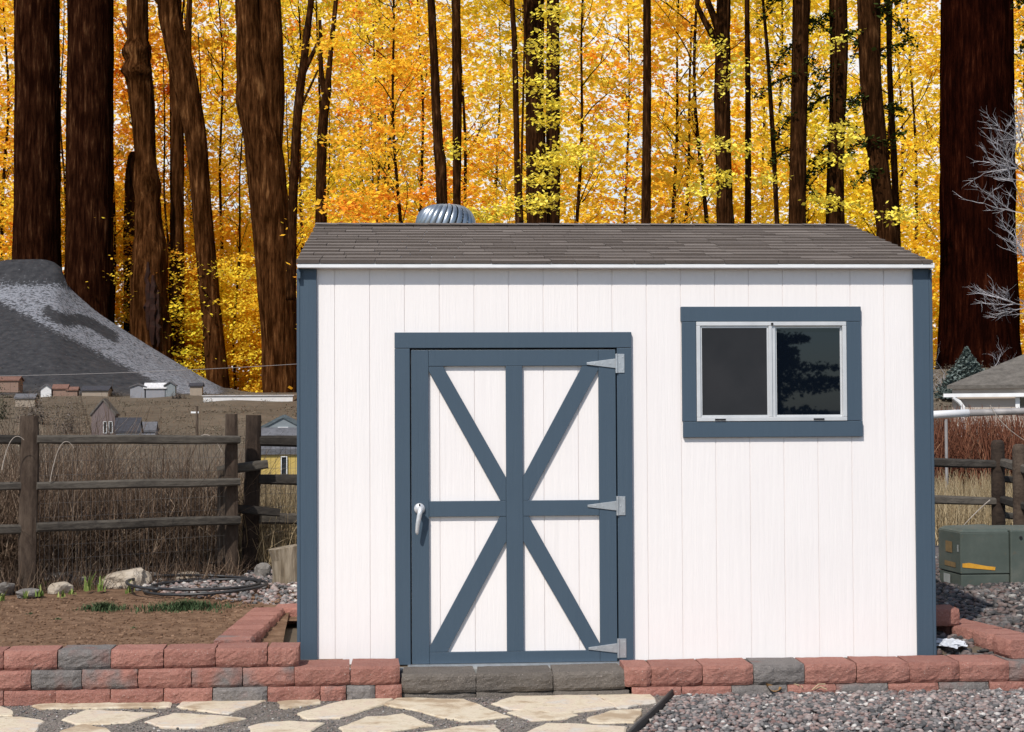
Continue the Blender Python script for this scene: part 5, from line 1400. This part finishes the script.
# dark drooping hemlock sprays
def hemlock_boughs(t, D, specs, seed):
    r = np.random.default_rng(seed); Y = CAM.y+D; s_ = D/1613; root = t.location
    allP = []; mb = MB()
    for (x0, y0, x1, y1) in specs:
        A = at(x0, y0, Y); B = at(x1, y1, Y+r.uniform(-2, 2)); L = (B-A).length
        pts_ = [A.lerp(B, u)+Vector((0,0,(.10*L)*(math.sin(u*3.14)) - .12*L*u*u)) for u in np.linspace(0,1,8)]
        mb = MB(); mb.tube([p-root for p in pts_], [.07*(1-.1*i) for i in range(8)], 4, cap=False); mb.build('limb', M['bark_thin'], t)
        for _ in range(int(L*55)):
            u = r.uniform(.12, 1); i = min(6, int(u*7)); p = pts_[i].lerp(pts_[i+1], u*7-i); sp = (1.05-u*.5)*.75
            allP.append((p.x+r.normal(0,.35*sp)-root.x, p.y+r.normal(0,.6*sp)-root.y, p.z-abs(r.normal(0,.42*sp))-root.z+.12))
    P = np.array(allP); V, Fq = quads(P, r.uniform(.07,.16,len(P)), r, .5)
    mesh_np('boughs', V, Fq, M['conifer'], t, var=r.uniform(0,1,len(P)))
hemlock_boughs(h1, 88, [(800,40,770,70),(800,75,758,92),(800,110,775,135),(798,150,768,160),(800,20,830,28),(800,180,820,200),(800,60,822,72),(800,-20,760,15)], 1)
hemlock_boughs(h2, 92, [(838,10,800,38),(838,40,862,30),(838,60,812,92),(838,95,800,112),(838,120,868,142),(838,140,812,160),(838,30,880,60),(838,100,870,108),(838,160,800,178)], 2)
hemlock_boughs(h3, 80, [(869,20,900,-4),(869,30,852,58),(870,90,850,104),(873,110,905,108),(876,140,845,150),(878,150,905,128),(870,60,905,40),(870,5,915,40),(868,-30,890,10),(880,170,855,180)], 3)
x, y, z = zat(1090, 86)
h4 = empty('hemlock_tree', (x, y, z), 'hemlock mostly outside the right edge, its dark boughs reaching in at the top right corner', 'tree')
mb = MB(); mb.tube([(0,0,-1),(0,0,20),(.3,0,44)], [.7,.55,.15], 10); mb.build('trunk', M['bark_thin'], h4)
hemlock_boughs(h4, 86, [(1088,0,1020,20),(1088,20,1018,44),(1088,50,1022,75),(1088,-30,1015,-5),(1088,90,1030,110)], 4)
# young maple with bright sprays in front of the pair above the roof middle
def spray_tree(px, D, sprays, label, seed, trunk=True):
    x, y, z = zat(px, D); t = empty('maple_sapling', (x, y, z-.2), label, 'tree'); root = t.location; s_ = D/1613; r = np.random.default_rng(seed)
    mb = MB(); mb.tube([(0,0,0),(.1,0,6),(-.1,.1,12),(.1,0,19),(0,0,26)], [.09,.075,.06,.045,.02], 6); mb.build('trunk', M['bark_thin'], t)
    Ps = []
    for (cx, cy, w_, h) in sprays:
        c = at(cx, cy, y); n = int(w_*h*.30)
        q = r.normal(0, 1, (n,3))*np.array([w_*s_*.26, 1.0, h*s_*.22]); q[:,2] += -.10*q[:,0]
        Ps.append(q+np.array([c.x-root.x, 0, c.z-root.z]))
    P = np.concatenate(Ps); V, Fq = quads(P, r.uniform(.07,.14,len(P)), r, .6); mesh_np('crown', V, Fq, M['leafb'], t, var=r.uniform(0,1,len(P)))
spray_tree(524, 74, [(555,12,50,14),(545,42,44,10),(548,58,50,10),(538,85,46,12),(552,105,40,12),(545,122,36,10),(572,150,52,18),(545,162,40,14),(540,180,46,12),(565,162,50,14),(530,205,50,16),(548,198,40,10),(478,215,40,14),(500,210,30,10),(455,150,20,10)], 'young maple with bright pale-yellow sprays in front of the tight pair of trunks', 1)
spray_tree(732, 72, [(715,48,36,12),(735,68,30,12),(728,85,30,10),(716,145,44,10),(742,150,30,10),(722,178,40,12),(770,180,30,10),(700,190,40,12)], 'young maple with yellow sprays around the forking trunk', 2)
spray_tree(845, 70, [(838,42,22,10),(835,130,36,12),(850,140,30,10),(836,160,34,10),(838,205,40,10),(820,200,30,10),(900,215,40,14)], 'young maple with small yellow sprays before the hemlock trunks', 3)
# fine bare branches across the left wood
# blue spruce and pale bare shrubs at right
x, y = at(967, 380, 45).x, 45.0; z = terrain(x, y)
sp = empty('blue_spruce', (x, y, z), 'small blue-green spruce peak behind the bungalow roof, before the giant trunk', 'tree'); root = sp.location
tz_ = at(968, 347, y).z; H = tz_-z; r = np.random.default_rng(5); mb = MB(); mb.tube([(0,0,0),(0,0,H*.96)], [.12,.01], 6); mb.build('trunk', M['bark_thin'], sp)
n = 9000; u = r.random(n)**.6; a = r.uniform(0,6.283,n); R = u*H*.58*(.35+.65*r.random(n)**.5)*(1+.28*np.sin(a*7+u*50)*r.random(n)); P = np.stack([np.cos(a)*R, np.sin(a)*R, H*(1-u)+.12*R], 1)
V, Fq = quads(P, r.uniform(.03,.075,n), r, .8); mesh_np('crown', V, Fq, M['spruce'], sp, var=r.random(n))
def pale_tree(px, D, zbase, seed, H, reach, n, label, cat, name, tw=.012, target=None):
    Y = CAM.y+D; x = at(px, 400, Y).x; t = empty(name, (x, Y, zbase), label, cat); r = random.Random(seed); mb = MB()
    def grow(p, d, L, rd, lev):
        pts_ = [p]
        for i in range(4):
            d = (d+Vector((r.uniform(-.28,.28), r.uniform(-.28,.28), r.uniform(-.12,.2)))).normalized(); pts_.append(pts_[-1]+d*L/4)
        mb.tube(pts_, [rd*(1-.18*i) for i in range(5)], 5 if lev < 2 else 3, r.random(), cap=False)
        if lev < 4:
            for k in range(n if lev < 3 else max(3, n-1)):
                q = pts_[r.randint(1, 4)]; dd = (d+Vector((r.uniform(-1.1,1.1), r.uniform(-1,1), r.uniform(-.5,.8)))).normalized(); grow(q, dd, L*r.uniform(.45,.7), rd*.5, lev+1)
    for i in range(reach): 
        d0 = Vector(target[i % len(target)]) if target else Vector((r.uniform(-.6,.6), r.uniform(-.5,.5), 1))
        zz = H*((.55, .64, .78, .86, .92)[i] if target else 0); grow(Vector((0,0,zz)), d0.normalized(), H*.42 if not target else H*.155, tw*3, 1 if target else 0)
    b_ = mb.build('branches', M['palebark'], t)
    if target: mb2 = MB(); mb2.tube([(0,0,-.3),(.05,0,H*.5),(0,0,H)], [.13,.1,.03], 8); mb2.build('trunk', M['palebark'], t)
    return t
pale_tree(942, 58, 1.6, 3, 2.7, 3, 3, 'frosty pale leafless shrub behind the bungalow, left of the blue spruce', 'shrub', 'bare_shrub', .007)
pale_tree(992, 58, 1.6, 5, 3.0, 3, 3, 'frosty pale leafless shrub right of the blue spruce, above the roof', 'shrub', 'bare_shrub', .007)
pale_tree(1074, 19, .05, 8, 4.6, 5, 6, 'bare tree with frosty white twigs reaching in at the right edge', 'tree', 'bare_tree', .006,
          target=[(-1,.1,.15),(-1,-.1,.35),(-1,.1,.05),(-1,0,.2),(-.9,.1,.3),(-1,.2,.1)])
# spruce standing behind the photographer, seen only mirrored in the right window pane
x, y = 7.6, -21.5
sp2 = empty('spruce_tree', (x, y, -.17), 'dark spruce mirrored in the right window pane', 'tree'); mb = MB(); mb.tube([(0,0,0),(0,0,2.0)], [.14,.02], 6); mb.build('trunk', M['bark_thin'], sp2)
r = np.random.default_rng(6); Ps = []
for k in range(34):
    a = r.uniform(0,6.283); z = r.uniform(.4, 3.0); L = .55+1.5*(1-z/3.6)*r.uniform(.6,1.2)
    uu = r.uniform(0,1,260)[:,None]; Ps.append(np.concatenate([np.cos(a)*L*uu, np.sin(a)*L*uu, z+.25*L*uu-.18*L*uu**2], 1)+r.normal(0,.07,(260,3))*(1.3-uu))
P = np.concatenate(Ps); V, Fq = quads(P, r.uniform(.03,.07,len(P)), r, .8); mesh_np('crown', V, Fq, M['conifer'], sp2, var=r.random(len(P)))
